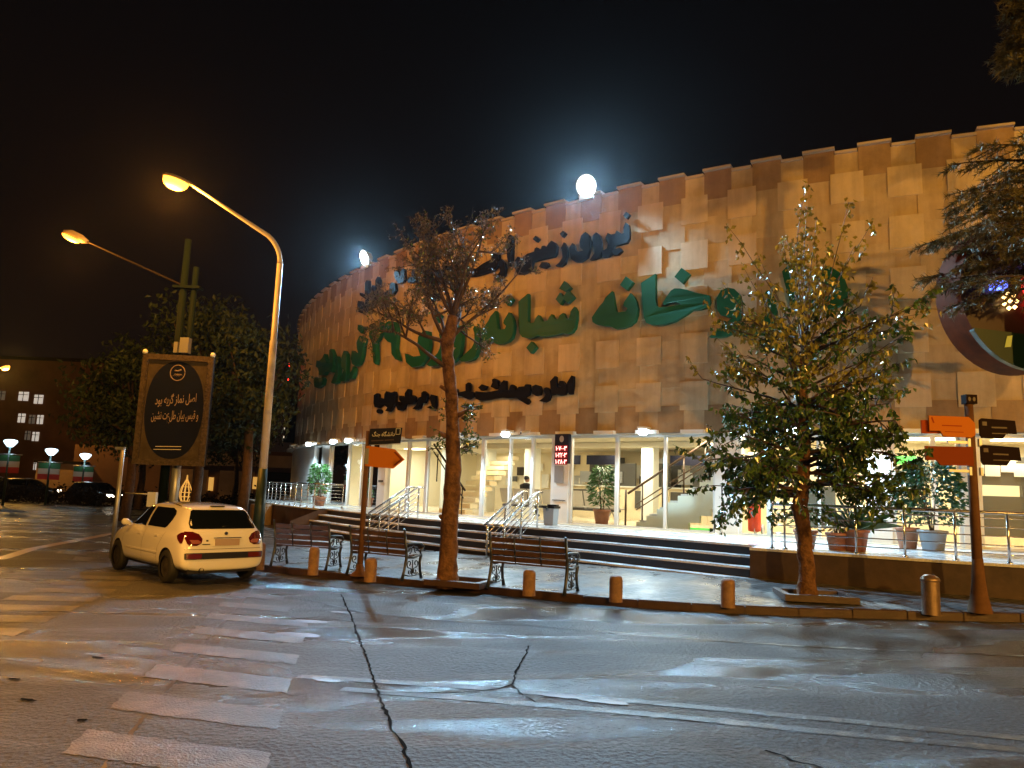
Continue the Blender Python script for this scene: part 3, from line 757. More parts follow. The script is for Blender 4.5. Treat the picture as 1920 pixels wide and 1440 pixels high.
# lettering lines
# outlines of the raised letters, as (angle round the wall, height)
LET_GREEN = [
  [(-35.92,6.65), (-35.82,6.74), (-35.56,6.95), (-35.41,7.04), (-35.3,7.17), (-34.99,7.33), (-34.93,7.16), (-34.87,6.92), (-34.8,6.75), (-34.69,6.71), (-34.37,6.71), (-34.29,6.79), (-34.47,6.89), (-34.44,6.98), (-34.16,7.21), (-34.03,7.11), (-33.9,6.96), (-33.83,6.76), (-33.86,6.57), (-33.95,6.41), (-34.16,6.31), (-34.51,6.26), (-34.81,6.26), (-35.07,6.36), (-35.37,6.38), (-35.71,6.44), (-35.88,6.52)],
  [(-34.38,7.69), (-34.05,7.5), (-34.32,7.29), (-34.64,7.47)],
  [(-33.7,7.45), (-33.09,7.65), (-33.08,6.98), (-33.03,6.78), (-32.92,6.72), (-32.49,6.72), (-32.0,6.74), (-32.23,6.82), (-32.47,6.82), (-32.7,6.77), (-32.78,6.81), (-32.64,6.97), (-32.44,7.14), (-32.29,7.19), (-32.06,7.17), (-31.77,7.11), (-31.43,7.01), (-30.9,6.9), (-30.87,6.71), (-31.01,6.59), (-31.26,6.56), (-31.57,6.57), (-31.71,6.5), (-31.91,6.43), (-32.28,6.31), (-32.72,6.25), (-33.23,6.27), (-33.46,6.34), (-33.56,6.49), (-33.61,6.73), (-33.66,7.07)],
  [(-32.01,7.72), (-31.67,7.53), (-31.97,7.29), (-32.3,7.5)],
  [(-30.63,6.82), (-30.47,7.0), (-30.22,7.06), (-29.97,7.01), (-29.78,6.87), (-29.69,6.7), (-29.69,6.46), (-29.74,6.26), (-29.78,6.05), (-29.86,5.97), (-30.01,5.89), (-30.29,5.81), (-30.69,5.81), (-30.93,5.83), (-30.54,6.02), (-30.13,6.24), (-30.01,6.28), (-30.22,6.3), (-30.5,6.38), (-30.61,6.52)],
  [(-29.75,5.87), (-29.38,6.03), (-28.93,6.19), (-28.78,6.33), (-28.74,6.45), (-28.78,6.66), (-28.88,6.81), (-28.78,6.9), (-28.6,6.8), (-28.46,6.6), (-28.44,6.35), (-28.5,6.11), (-28.65,5.91), (-28.82,5.82), (-29.17,5.79), (-29.56,5.8)],
  [(-28.25,7.33), (-27.72,7.67), (-27.59,7.45), (-27.69,7.23), (-27.71,6.88), (-27.7,6.47), (-27.83,6.28), (-27.95,6.45), (-28.06,6.74), (-28.18,7.06)],
  [(-27.01,7.06), (-26.87,7.26), (-26.76,7.36), (-26.6,7.33), (-26.33,7.18), (-26.15,6.99), (-26.06,6.78), (-26.09,6.55), (-26.25,6.4), (-26.55,6.32), (-26.87,6.31), (-27.17,6.34), (-27.33,6.47), (-27.33,6.74), (-27.21,6.81), (-27.16,6.65), (-26.92,6.61), (-26.64,6.64), (-26.53,6.75), (-26.64,6.88), (-26.85,6.97)],
  [(-39.82,7.43), (-39.29,7.63), (-39.26,7.18), (-39.25,6.79), (-39.13,6.72), (-38.9,6.72), (-38.81,6.84), (-38.67,6.93), (-38.57,6.84), (-38.46,6.72), (-38.29,6.71), (-38.15,6.72), (-38.07,6.82), (-37.95,6.9), (-37.79,6.73), (-37.6,6.73), (-37.52,6.83), (-37.35,6.89), (-37.23,6.74), (-37.06,6.68), (-36.98,6.82), (-36.98,6.89), (-36.79,7.03), (-36.68,6.9), (-36.67,6.67), (-36.74,6.41), (-36.89,6.29), (-37.07,6.25), (-37.37,6.3), (-37.67,6.27), (-38.04,6.26), (-38.42,6.26), (-38.68,6.32), (-38.94,6.27), (-39.23,6.26), (-39.54,6.33), (-39.7,6.46), (-39.76,6.86)],
  [(-37.34,7.83), (-37.0,7.6), (-37.25,7.49), (-37.59,7.62)],
  [(-37.13,7.53), (-36.82,7.31), (-37.14,7.15), (-37.41,7.34)],
  [(-37.54,7.5), (-37.31,7.32), (-37.5,7.14), (-37.76,7.32)],
  [(-39.0,6.16), (-38.74,5.97), (-39.01,5.8), (-39.27,5.99)],
  [(-40.45,7.71), (-40.17,7.54), (-40.44,7.36), (-40.71,7.55)],
  [(-42.12,6.59), (-42.02,6.68), (-41.76,6.89), (-41.61,6.98), (-41.5,7.11), (-41.19,7.27), (-41.13,7.1), (-41.07,6.86), (-41.0,6.69), (-40.89,6.65), (-40.57,6.65), (-40.49,6.73), (-40.67,6.83), (-40.64,6.92), (-40.36,7.15), (-40.23,7.05), (-40.1,6.9), (-40.03,6.7), (-40.06,6.51), (-40.15,6.35), (-40.36,6.25), (-40.71,6.2), (-41.01,6.2), (-41.27,6.3), (-41.57,6.32), (-41.91,6.38), (-42.08,6.46)],
  [(-47.87,6.38), (-47.25,6.22), (-46.48,6.2), (-46.81,6.57), (-46.76,6.88), (-46.31,7.07), (-45.94,7.0), (-45.79,6.57), (-45.92,6.13), (-46.43,5.86), (-47.19,5.85), (-47.72,6.06)],
  [(-43.47,5.87), (-43.1,6.03), (-42.65,6.19), (-42.5,6.33), (-42.46,6.45), (-42.5,6.66), (-42.6,6.81), (-42.5,6.9), (-42.32,6.8), (-42.18,6.6), (-42.16,6.35), (-42.22,6.11), (-42.37,5.91), (-42.54,5.82), (-42.89,5.79), (-43.28,5.8)],
  [(-44.3,6.82), (-44.14,7.0), (-43.89,7.06), (-43.64,7.01), (-43.45,6.87), (-43.36,6.7), (-43.36,6.46), (-43.41,6.26), (-43.45,6.05), (-43.53,5.97), (-43.68,5.89), (-43.96,5.81), (-44.36,5.81), (-44.6,5.83), (-44.21,6.02), (-43.8,6.24), (-43.68,6.28), (-43.89,6.3), (-44.17,6.38), (-44.28,6.52)],
  [(-45.92,5.87), (-45.55,6.03), (-45.1,6.19), (-44.95,6.33), (-44.91,6.45), (-44.95,6.66), (-45.05,6.81), (-44.95,6.9), (-44.77,6.8), (-44.63,6.6), (-44.61,6.35), (-44.67,6.11), (-44.82,5.91), (-44.99,5.82), (-45.34,5.79), (-45.73,5.8)],
  [(-45.35,7.64), (-45.02,7.45), (-45.29,7.24), (-45.61,7.42)],
  [(-51.69,7.81), (-51.33,7.68), (-50.99,7.55), (-50.66,7.58), (-50.54,7.77), (-50.33,7.6), (-50.46,7.32), (-50.66,7.13), (-50.93,7.05), (-50.83,6.71), (-50.74,6.37), (-50.8,6.19), (-51.07,6.3), (-51.19,6.62), (-51.37,7.05), (-51.76,7.34), (-51.77,7.55)],
  [(-50.04,7.66), (-49.64,7.7), (-49.06,7.62), (-48.81,7.39), (-48.75,7.07), (-48.79,6.63), (-48.52,6.29), (-48.45,6.17), (-48.73,6.23), (-49.15,6.46), (-49.27,6.87), (-49.62,6.94), (-50.0,7.1), (-50.11,7.39)],
  [(-53.97,6.67), (-53.89,6.97), (-53.47,6.82), (-52.99,6.8), (-53.22,7.0), (-53.31,7.22), (-53.06,7.42), (-52.92,7.47), (-52.32,7.31), (-52.45,6.93), (-52.48,6.72), (-52.63,6.48), (-52.89,6.34), (-53.32,6.31), (-53.72,6.43)],
  [(-53.28,7.94), (-52.51,7.71), (-52.8,7.54), (-53.31,7.75)],
  [(-54.37,5.88), (-53.95,6.07), (-53.67,6.21), (-53.62,6.33), (-53.41,6.23), (-53.44,6.04), (-53.62,5.84)],
  [(-55.34,6.42), (-55.37,6.83), (-55.09,7.07), (-54.71,6.91), (-54.54,6.56), (-54.54,6.23), (-54.41,6.04), (-54.52,5.83), (-55.01,5.82), (-55.63,5.88), (-55.08,6.09), (-54.88,6.27)],
  [(-56.85,5.89), (-56.36,6.18), (-56.08,6.34), (-56.32,6.7), (-56.49,6.94), (-56.21,6.94), (-55.75,6.61), (-55.7,6.13), (-55.89,5.83), (-56.44,5.82)],
  [(-57.59,7.3), (-57.3,7.34), (-56.81,7.04), (-56.68,6.61), (-56.88,6.33), (-57.94,6.43), (-58.35,6.32), (-59.29,6.37), (-59.67,6.71), (-60.24,6.83), (-60.21,7.1), (-59.54,7.02), (-58.96,7.09), (-58.55,7.24), (-58.24,6.98), (-57.84,6.75), (-57.42,6.77)],
  [(-60.54,6.24), (-60.32,6.37), (-59.62,6.25), (-58.66,6.25), (-58.39,6.14), (-58.54,5.91), (-59.46,5.83), (-60.28,5.95)]]
LET_TOP = [
  [(-34.47,9.25), (-34.32,9.16), (-34.27,8.95), (-34.28,8.76), (-34.39,8.65), (-34.67,8.64), (-34.93,8.63), (-35.02,8.56), (-35.06,8.42), (-35.24,8.34), (-35.5,8.35), (-35.54,8.53), (-35.31,8.59), (-35.25,8.72), (-35.35,8.81), (-35.39,8.9), (-35.29,9.04), (-35.13,8.97), (-34.94,8.97), (-34.87,9.06), (-34.74,8.99), (-34.68,8.94), (-34.52,8.94), (-34.56,9.1)],
  [(-34.44,9.55), (-34.28,9.45), (-34.41,9.34), (-34.58,9.45)],
  [(-34.7,8.55), (-34.59,8.45), (-34.79,8.35), (-35.05,8.39), (-35.02,8.52)],
  [(-36.02,8.87), (-35.99,9.05), (-35.84,9.12), (-35.66,9.01), (-35.57,8.8), (-35.55,8.55), (-35.62,8.38), (-35.9,8.33), (-36.12,8.34), (-35.9,8.51), (-35.91,8.61), (-36.0,8.72)],
  [(-37.16,8.81), (-37.02,8.94), (-36.91,8.85), (-36.87,8.72), (-36.73,8.64), (-36.45,8.65), (-36.6,8.75), (-36.65,8.92), (-36.58,9.1), (-36.37,9.19), (-36.2,9.07), (-36.12,8.88), (-36.14,8.62), (-36.24,8.43), (-36.58,8.33), (-36.86,8.36), (-37.07,8.47), (-37.13,8.64)],
  [(-37.88,8.34), (-37.65,8.43), (-37.51,8.56), (-37.53,8.73), (-37.6,8.86), (-37.46,9.01), (-37.3,8.83), (-37.27,8.58), (-37.39,8.36), (-37.6,8.29)],
  [(-37.53,9.37), (-37.38,9.27), (-37.54,9.17), (-37.69,9.29)],
  [(-38.13,9.14), (-37.93,9.05), (-37.82,8.93), (-37.84,8.72), (-37.95,8.63), (-38.47,8.63), (-39.13,8.61), (-39.18,8.43), (-39.35,8.32), (-39.7,8.29), (-40.03,8.32), (-40.17,8.56), (-40.17,8.77), (-40.01,8.87), (-39.86,8.78), (-39.85,8.61), (-39.6,8.56), (-39.52,8.59), (-39.73,8.68), (-39.7,8.81), (-39.46,8.89), (-39.07,8.91), (-39.04,9.01), (-38.92,9.03), (-38.8,8.94), (-38.68,8.95), (-38.65,9.03), (-38.5,9.03), (-38.38,8.98), (-38.27,9.07)],
  [(-39.02,9.4), (-38.82,9.28), (-38.97,9.2), (-39.17,9.31)],
  [(-38.62,8.54), (-38.32,8.5), (-38.23,8.39), (-38.46,8.33), (-38.77,8.4)],
  [(-40.71,9.55), (-40.54,9.64), (-40.37,9.5), (-40.34,9.19), (-40.37,8.67), (-40.53,8.62), (-40.66,8.92), (-40.73,9.28)],
  [(-41.35,8.33), (-41.06,8.52), (-41.17,8.8), (-41.05,8.92), (-40.82,8.76), (-40.72,8.57), (-40.79,8.36), (-41.04,8.28)],
  [(-45.03,9.18), (-44.11,9.08), (-43.44,8.91), (-42.66,8.79), (-42.2,8.9), (-41.68,8.97), (-41.57,9.18), (-41.21,9.14), (-41.18,8.75), (-41.52,8.59), (-42.1,8.56), (-42.84,8.55), (-43.7,8.64), (-44.61,8.85)],
  [(-46.76,8.93), (-46.65,9.21), (-46.26,9.14), (-46.14,8.87), (-45.97,9.05), (-45.79,8.99), (-45.63,8.85), (-45.61,9.06), (-45.44,9.12), (-45.17,9.01), (-45.05,9.13), (-44.67,8.81), (-44.65,8.64), (-45.52,8.63), (-46.43,8.66), (-46.79,8.8)],
  [(-47.81,9.38), (-47.46,9.38), (-47.36,9.06), (-47.39,8.93), (-47.69,8.9), (-48.05,8.93), (-48.18,9.05), (-47.98,9.12), (-47.77,9.12)],
  [(-49.51,9.51), (-49.35,9.58), (-49.11,9.51), (-48.91,9.3), (-48.84,9.54), (-48.54,9.52), (-48.45,9.1), (-48.6,9.02), (-49.03,9.03), (-49.16,9.13), (-49.42,9.31)],
  [(-49.93,8.91), (-49.91,9.14), (-49.68,9.16), (-49.41,9.1), (-49.28,8.83), (-49.54,8.7), (-50.37,8.71), (-50.9,8.63), (-51.12,8.76), (-50.4,8.89)],
  [(-51.58,9.48), (-51.34,9.6), (-51.15,9.45), (-51.08,9.05), (-51.21,8.9), (-51.47,9.1)],
  [(-52.0,9.26), (-51.88,9.33), (-51.62,9.04), (-51.43,8.91), (-51.42,8.67), (-51.71,8.49), (-52.17,8.41), (-53.07,8.37), (-53.54,8.48), (-53.7,8.67), (-53.65,8.94), (-53.26,8.87), (-53.07,8.69), (-52.7,8.65), (-52.65,8.88), (-53.47,9.14), (-53.49,9.25), (-52.94,9.09), (-52.8,9.1), (-52.86,9.55), (-52.7,9.64), (-52.47,9.6), (-52.35,9.02), (-51.94,8.97)]]
LET_LOW = [
  [(-37.12,4.87), (-36.9,5.07), (-36.8,5.04), (-36.79,4.78), (-36.84,4.54), (-37.01,4.54), (-37.08,4.66)],
  [(-38.0,4.94), (-37.75,5.09), (-37.68,5.06), (-37.66,4.79), (-37.52,4.75), (-37.39,4.76), (-37.56,4.83), (-37.5,4.94), (-37.33,4.93), (-37.14,4.79), (-37.11,4.64), (-37.21,4.53), (-37.48,4.52), (-37.72,4.56), (-37.91,4.55), (-37.95,4.74)],
  [(-38.29,4.76), (-38.17,4.78), (-38.01,4.71), (-37.94,4.55), (-38.02,4.4), (-38.23,4.35), (-38.55,4.39), (-38.27,4.5), (-38.21,4.58), (-38.3,4.66)],
  [(-38.94,4.84), (-38.76,4.88), (-38.53,4.83), (-38.43,4.7), (-38.49,4.57), (-38.74,4.55), (-38.93,4.62)],
  [(-39.11,4.9), (-39.06,4.71), (-39.11,4.59), (-39.33,4.52), (-39.14,4.47), (-39.06,4.39), (-39.2,4.31), (-39.36,4.36), (-39.63,4.45), (-39.82,4.53), (-40.25,4.53), (-40.77,4.57), (-41.46,4.53), (-42.01,4.51), (-42.32,4.58), (-42.42,4.73), (-42.34,4.82), (-41.65,4.76), (-40.91,4.79), (-40.8,4.97), (-40.61,5.09), (-40.48,5.06), (-40.44,4.8), (-40.26,4.77), (-40.2,4.91), (-40.1,4.94), (-39.94,4.88), (-39.88,4.76), (-39.69,4.85), (-39.39,4.85), (-39.32,4.91)],
  [(-42.18,4.93), (-41.97,5.02), (-41.66,4.95), (-41.74,4.85), (-42.0,4.83)],
  [(-41.18,5.17), (-40.97,5.1), (-40.98,4.98), (-40.85,4.89), (-41.11,4.84), (-41.39,4.92), (-41.29,5.04), (-41.32,5.14)],
  [(-43.04,5.07), (-42.86,5.12), (-42.77,5.06), (-42.77,4.85), (-42.47,4.79), (-42.46,4.67), (-42.81,4.58), (-43.33,4.7), (-44.0,4.77), (-43.97,4.96), (-43.68,4.95), (-43.62,4.82), (-43.02,4.86)],
  [(-50.95,5.08), (-50.61,5.13), (-50.45,5.07), (-50.43,4.96), (-50.02,4.91), (-49.81,4.87), (-49.8,5.07), (-49.62,5.15), (-49.37,5.09), (-49.03,5.08), (-48.81,5.1), (-48.66,4.92), (-48.65,4.68), (-48.86,4.59), (-48.98,4.48), (-49.2,4.4), (-49.64,4.44), (-49.42,4.55), (-49.62,4.62), (-49.93,4.69), (-50.36,4.58), (-50.78,4.62), (-50.94,4.78)],
  [(-50.07,4.44), (-50.1,4.4), (-50.22,4.37), (-50.37,4.38), (-50.5,4.41), (-50.56,4.46), (-50.52,4.51), (-50.4,4.53), (-50.25,4.53), (-50.12,4.49)],
  [(-47.81,4.99), (-47.57,5.13), (-47.4,5.1), (-47.37,4.89), (-47.08,4.89), (-46.91,4.82), (-46.89,4.68), (-47.08,4.59), (-47.71,4.6), (-47.81,4.45), (-48.07,4.4), (-48.38,4.42), (-48.56,4.58), (-48.47,4.73), (-48.29,4.72), (-48.18,4.58), (-47.97,4.62), (-48.3,4.78), (-48.32,4.92), (-48.1,4.92), (-47.96,4.84), (-47.79,4.83)],
  [(-47.05,4.43), (-46.74,4.53), (-46.69,4.69), (-46.54,4.79), (-46.35,4.81), (-46.36,4.94), (-46.17,4.99), (-45.93,4.89), (-45.91,4.73), (-46.04,4.58), (-46.32,4.59), (-46.39,4.53), (-46.49,4.41), (-46.76,4.38)],
  [(-45.87,4.43), (-45.46,4.48), (-45.68,4.72), (-45.58,4.85), (-45.24,4.8), (-45.17,4.52), (-45.22,4.36), (-45.6,4.38)]]
def wall_letters(polys, r, depth, m_, lab):
    mb = MB()
    for i, P in enumerate(polys):
        k = i*.0006
        mb.prism(P, lambda t, z: cyl(t, r-depth-k, z), lambda t, z: cyl(t, r+depth+k, z))
    return tag(mb.build("wall_lettering", m_), lab, "lettering")
wall_letters(LET_GREEN, 38.0, .07, "letter_green", "big raised green Persian lettering across the middle of the stone wall")
wall_letters(LET_TOP, 37.97, .055, "letter_black", "raised black Persian lettering along the top of the stone wall")
wall_letters(LET_LOW, 37.96, .05, "letter_black", "small raised black Persian lettering low on the stone wall")

# ------------------------------------------------------------------ podium, steps, railings
pod = thing("entrance_podium", cyl(-40, 39, 0), "raised entrance podium with dark curved steps in front of the glass", "steps")
ths = [-50.4+i*(22.1/60) for i in range(61)]
def arc_sheet(mb, thl, f0, f1, z0, z1):
    n = len(thl); mb.add([cyl(t, f0(t), z0(t) if callable(z0) else z0) for t in thl]+[cyl(t, f1(t), z1(t) if callable(z1) else z1) for t in thl], [(i, i+1, n+i+1, n+i) for i in range(n-1)])
E0 = lambda t: interp(REDGE, t)
top = MB(); arc_sheet(top, ths, lambda t: 37.4, E0, .95, .95)
thr_ = [-28.3+i*.6 for i in range(40)]; arc_sheet(top, thr_, lambda t: 37.4, lambda t: 42.25, .95, .95)
thl_ = [-66+i*.6 for i in range(27)]; arc_sheet(top, thl_, lambda t: 37.4, lambda t: 40.0, .95, .95)
top.build("podium_floor", "granite_light", pod)
RIS = .183
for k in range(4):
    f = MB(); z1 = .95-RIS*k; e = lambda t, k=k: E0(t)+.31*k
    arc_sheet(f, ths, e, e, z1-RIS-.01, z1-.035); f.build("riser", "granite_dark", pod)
    f = MB(); e2 = lambda t, k=k: E0(t)+.31*k+.02; e0_ = (lambda t: E0(t)-.35) if k == 0 else (lambda t, k=k: E0(t)+.31*(k-1)-.01)
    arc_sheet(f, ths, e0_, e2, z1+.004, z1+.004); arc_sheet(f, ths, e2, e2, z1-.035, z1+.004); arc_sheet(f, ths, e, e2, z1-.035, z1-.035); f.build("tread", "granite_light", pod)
f = MB(); arc_sheet(f, thr_, lambda t: 42.25, lambda t: 42.25, .1, .91)
f.add([cyl(-28.3, 41.3, .1), cyl(-28.3, 42.25, .1), cyl(-28.3, 42.25, .91), cyl(-28.3, 41.3, .91)], [(0, 1, 2, 3)]); f.build("podium_wall", "podium_brown", pod)
f = MB(); arc_sheet(f, thr_, lambda t: 42.0, lambda t: 42.29, .956, .956); arc_sheet(f, thr_, lambda t: 42.29, lambda t: 42.29, .91, .956); f.build("podium_edge", "granite_light", pod)
f = MB(); arc_sheet(f, thl_, lambda t: 40.0, lambda t: 40.0, 0, .91)
f.add([cyl(-50.4, 39.0, .1), cyl(-50.4, 41.0, .1), cyl(-50.4, 41.0, .55), cyl(-50.4, 40.0, .93), cyl(-50.4, 39.0, .93)], [(0, 1, 2, 3, 4)]); f.build("podium_wall", "podium_brown", pod)
f = MB(); arc_sheet(f, thl_, lambda t: 39.7, lambda t: 40.04, .956, .956); arc_sheet(f, thl_, lambda t: 40.04, lambda t: 40.04, .91, .956); f.build("podium_edge", "granite_light", pod)
f = MB(); p = cyl(-57.4, 40.35, 0); f.lathe((p.x, p.y, 0), [(.42, .05), (.42, .86), (.40, .92), (.001, .93)], 20); f.build("corner_pillar", "pillar_stone", pod)

def railing(name, pts, label, hgt=.82, nb=5, every=1, group=None, posts=None):
    """pts: foot points of the posts; rails run between them"""
    t = thing(name, pts[0], label, "railing", group)
    top_ = [Vector(p)+Vector((0, 0, hgt)) for p in pts]
    f = MB(); f.tube(top_, .03, 8); f.build("handrail", "stainless", t)
    f = MB()
    for i in range(nb):
        z = .13+(hgt-.22)*i/max(1, nb-1); f.tube([Vector(p)+Vector((0, 0, z)) for p in pts], .011, 6)
    f.build("rail_bars", "stainless", t)
    for i in range(0, len(pts), every):
        f = MB(); p = Vector(pts[i]); f.tube([p, p+Vector((0, 0, hgt))], .022, 8); f.lathe(p, [(.05, 0), (.05, .012), (.024, .03)], 12); f.build("post", "stainless", t)
    return t
railing("podium_railing", [cyl(t, 42.1, .958) for t in [-27.8, -27.5]+[-25.9+i*1.02 for i in range(5)]], "long stainless railing along the right podium edge in front of the potted plants", .80, 5)
railing("podium_railing", [cyl(-21.35+i*1.1, 42.1+.0*i, .958-.03*i) for i in range(8)], "stainless railing at the right frame edge behind the direction sign post", .80, 6)
railing("podium_railing", [cyl(-60.2+i*.85, 39.8, .958) for i in range(11)]+[cyl(-51.2, 38.9, .958)], "curved stainless railing around the left end of the podium", .82, 6)
def stair_rail(th, label):
    t = thing("stair_handrail", cyl(th, 40.2, .95), label, "railing", "double handrails on the steps")
    for s in (-.35, .35):
        a = th+s; e = E0(a)
        foot = [(e-.25, .955), (e+.1, .77), (e+.43, .59), (e+.75, .41), (e+1.1, max(.2, foot_z(a)))]
        zl = lambda r: .955+.84-max(0, (r-(e-.2)))*.56
        f = MB(); f.tube([cyl(a, e-.45, 1.80), cyl(a, e-.2, 1.795), cyl(a, e+.5, zl(e+.5)), cyl(a, e+1.12, zl(e+1.12)), cyl(a, e+1.2, zl(e+1.2)-.03)], .03, 8); f.build("handrail", "stainless", t)
        f = MB()
        for k in range(5):
            d = .13+.13*k; f.tube([cyl(a, e-.3, 1.78-d), cyl(a, e-.15, 1.77-d), cyl(a, e+1.15, zl(e+1.15)-d)], .012, 6)
        f.build("rail_bars", "stainless", t)
        for r, z in (foot[0], foot[2], foot[4]):
            f = MB(); f.tube([cyl(a, r, z), cyl(a, r, zl(r))], .022, 8); f.build("post", "stainless", t)
    f = MB(); f.tube([cyl(th-.35, E0(th)+1.2, 1.795-.56*1.4), cyl(th+.35, E0(th)+1.2, 1.795-.56*1.4)], .03, 8); f.build("end_bar", "stainless", t)
stair_rail(-42.9, "left double stainless handrail on the steps, beside the orange arrow sign")
stair_rail(-36.4, "right double stainless handrail on the steps, behind the grey bin")

# number board
t = thing("led_number_board", cyl(-37.2, 38.15, 2.6), "small red LED number board with a crest on the white column", "sign")
def tang(th, r, z): return lambda x, y, o=0.0: cyl(th, r+o, z)+Vector((cos(radians(th))*x, sin(radians(th))*x, y))
tb = tang(-37.2, 38.1, 2.62)
f = MB(); rad_box(f, -37.2, 38.05, 2.60, 3.42, .46, .12); f.build("board", "sign_navy", t)
for k, s in enumerate(("۱۰۷۰۰۳", "۱۰۲۲۰۳", "۱۰۲۸۰۳")):
    z = .40-k*.185
    f = MB(); f.prism([(-.2, z-.08), (.2, z-.08), (.2, z+.085), (-.2, z+.085)], lambda x, y: tb(x, y, .012), lambda x, y: tb(x, y, .018)); f.build("led_strip", "led_board", t)
    f = MB(); text_on(f, s, lambda u, y, w, z=z: tb(-.18+.36*u, z-.06+y*.175, .024+.003*w), .004, .02, rtl=False); f.build("led_digits", "led_text", t)
f = MB(); f.prism([(.07*cos(i*pi/8), .66+.09*sin(i*pi/8)) for i in range(16)], lambda x, y: tb(x, y, .012), lambda x, y: tb(x, y, .02)); f.build("crest", "galvanised", t)

# vertical red sign on the building's left flank
t = thing("side_sign", cyl(-68.5, 38.2, 4.5), "narrow vertical red and white lit sign on the building's left flank", "sign")
f = MB(); rad_box(f, -67.6, 38.15, 3.7, 8.0, .25, .5); f.build("sign_box", "far_dark", t)
for z, m_ in ((7.2, "neon_red"), (6.6, "neon_red"), (5.95, "neon_red"), (5.4, "window_lit"), (4.7, "window_lit"), (4.3, "window_lit"), (3.9, "window_lit")):
    f = MB(); rad_box(f, -67.35, 38.42, z, z+(.45 if z > 5.5 else .1), .05, .05); f.build("lit_letter", m_, t)

# ------------------------------------------------------------------ street furniture
def lattice_pt(a, b, t): return a+(b-a)*t
def bench(p0, p1, label):
    """p0, p1: feet of the back legs (camera side); seat faces away from the camera"""
    p0 = Vector((*p0, 0)); p1 = Vector((*p1, 0)); L = (p1-p0).length; ux = (p1-p0)/L; uy = Vector((-ux.y, ux.x, 0))
    base = (p0+p1)/2; base.z = pave_z(base.x, base.y)
    t = thing("park_bench", base, label, "bench", "wood and iron benches along the kerb")
    def W_(x, y, z): return p0+ux*x+uy*y+Vector((0, 0, base.z+z))
    for i in range(4):                                         # backrest boards
        z = .50+i*.105; y = .05-.16*(z-.42)
        f = MB(); c = W_(L/2, y, z); f.box(c, (L-.04, .025, .080), atan2(ux.y, ux.x)); f.build("back_slat", "bench_wood", t)
    for i in range(4):
        f = MB(); c = W_(L/2, .10+i*.12, .44-.01*(i == 0)); f.box(c, (L-.04, .10, .028), atan2(ux.y, ux.x)); f.build("seat_slat", "bench_wood", t)
    for x in (.33*L, .67*L):
        f = MB(); f.tube([W_(x, .045-.16*.02, .44), W_(x, -.055, .90)], .014, 6); f.build("back_strap", "cast_iron", t)
    for x in (0, L):
        f = MB(); T = lambda P, r, n=6: f.tube([W_(x, a, b_) for a, b_ in P], r, n)
        T([(-.06, 0), (-.01, .16), (.05, .40), (.03, .55), (-.06, .93)], [.034, .026, .03, .027, .022])
        T([(.54, 0), (.49, .14), (.46, .30), (.50, .42), (.49, .46)], [.034, .026, .026, .03, .024])
        T([(.03, .42), (.25, .40), (.49, .44)], .026)
        T([(.0, .64), (.15, .66), (.35, .655), (.50, .64), (.565, .59), (.54, .53), (.49, .54), (.47, .50), (.49, .44)], .020)
        def scroll(cx, cz, r, s0, s1, turns, th_=.011):
            P = []; N = 16
            for i in range(N+1):
                u = i/N; a = s0+(s1-s0)*u*turns; rr = r*(1-.72*u); P.append((cx+rr*cos(a), cz+rr*sin(a)))
            T(P, th_, 5)
        for s in (1, -1):
            cx = .245
            scroll(cx+s*.10, .29, .075, -pi/2, pi/2*(3 if s > 0 else -5)*1.0, 1.0)
            scroll(cx+s*.085, .15, .065, pi/2, pi/2*(5 if s > 0 else -3), 1.0)
        T([(.245, .06), (.245, .36)], .012, 5); T([(.02, .10), (.13, .075), (.245, .07), (.36, .075), (.48, .10)], .012, 5)
        T([(.245, .21), (.20, .155), (.245, .09), (.29, .155), (.245, .21)], .013, 5)
        scroll(.14, .545, .065, -pi/2, pi*1.6, 1.0); scroll(.34, .545, .065, pi*1.5, -pi*.8, 1.0); T([(.05, .5), (.24, .62), (.45, .5)], .011, 5)
        f.build("end_frame", "cast_iron", t)
    return t
bench((-4.72, 15.52), (-3.52, 15.16), "wooden bench with iron scroll ends nearest the white car")
bench((-2.98, 14.62), (-1.84, 13.98), "wooden bench with iron scroll ends behind the orange arrow sign post")
bench((-.26, 13.05), (.99, 12.42), "wooden bench with iron scroll ends right of the bare tree, the nearest of the three")

def bollard(x, y, h, r, label, steel=False):
    z = pave_z(x, y); t = thing("bollard", (x, y, z), label, "bollard", "kerbside bollards")
    rnd = random.Random(int(x*50)); a = rnd.uniform(-.02, .02)
    f = MB(); f.lathe((x, y, z-.03), [(r*1.02, 0), (r, .05), (r*.98, h*.84)], 22); o = f.build("shaft", "bollard_steel" if steel else "bollard_concrete", t)
    f = MB(); f.lathe((x, y, z-.03), [(r*.98, h*.84), (r*1.07, h*.85), (r*1.07, h*.90), (r*.97, h*.94), (r*.6, h*1.0), (.001, h*1.02)] if steel else [(r*.98, h*.84), (r*.93, h*.93), (r*.7, h*1.0), (.001, h*1.02)], 22); f.build("cap", "bollard_steel" if steel else "bollard_concrete", t)
bollard(-4.85, 15.1, .52, .10, "weathered bollard between the white car and the first bench")
bollard(-3.66, 14.62, .52, .10, "tall bollard in front of the left bench")
bollard(-2.44, 13.92, .41, .11, "short bollard right beside the orange arrow sign post")
bollard(.40, 12.50, .40, .105, "short bollard in front of the nearest bench")
bollard(1.74, 11.98, .40, .105, "short bollard standing alone just right of the nearest bench")
bollard(3.39, 11.64, .42, .105, "short bollard left of the leafy tree's pit")
bollard(6.27, 11.28, .56, .125, "thick metal capped bollard beside the direction sign post", True)

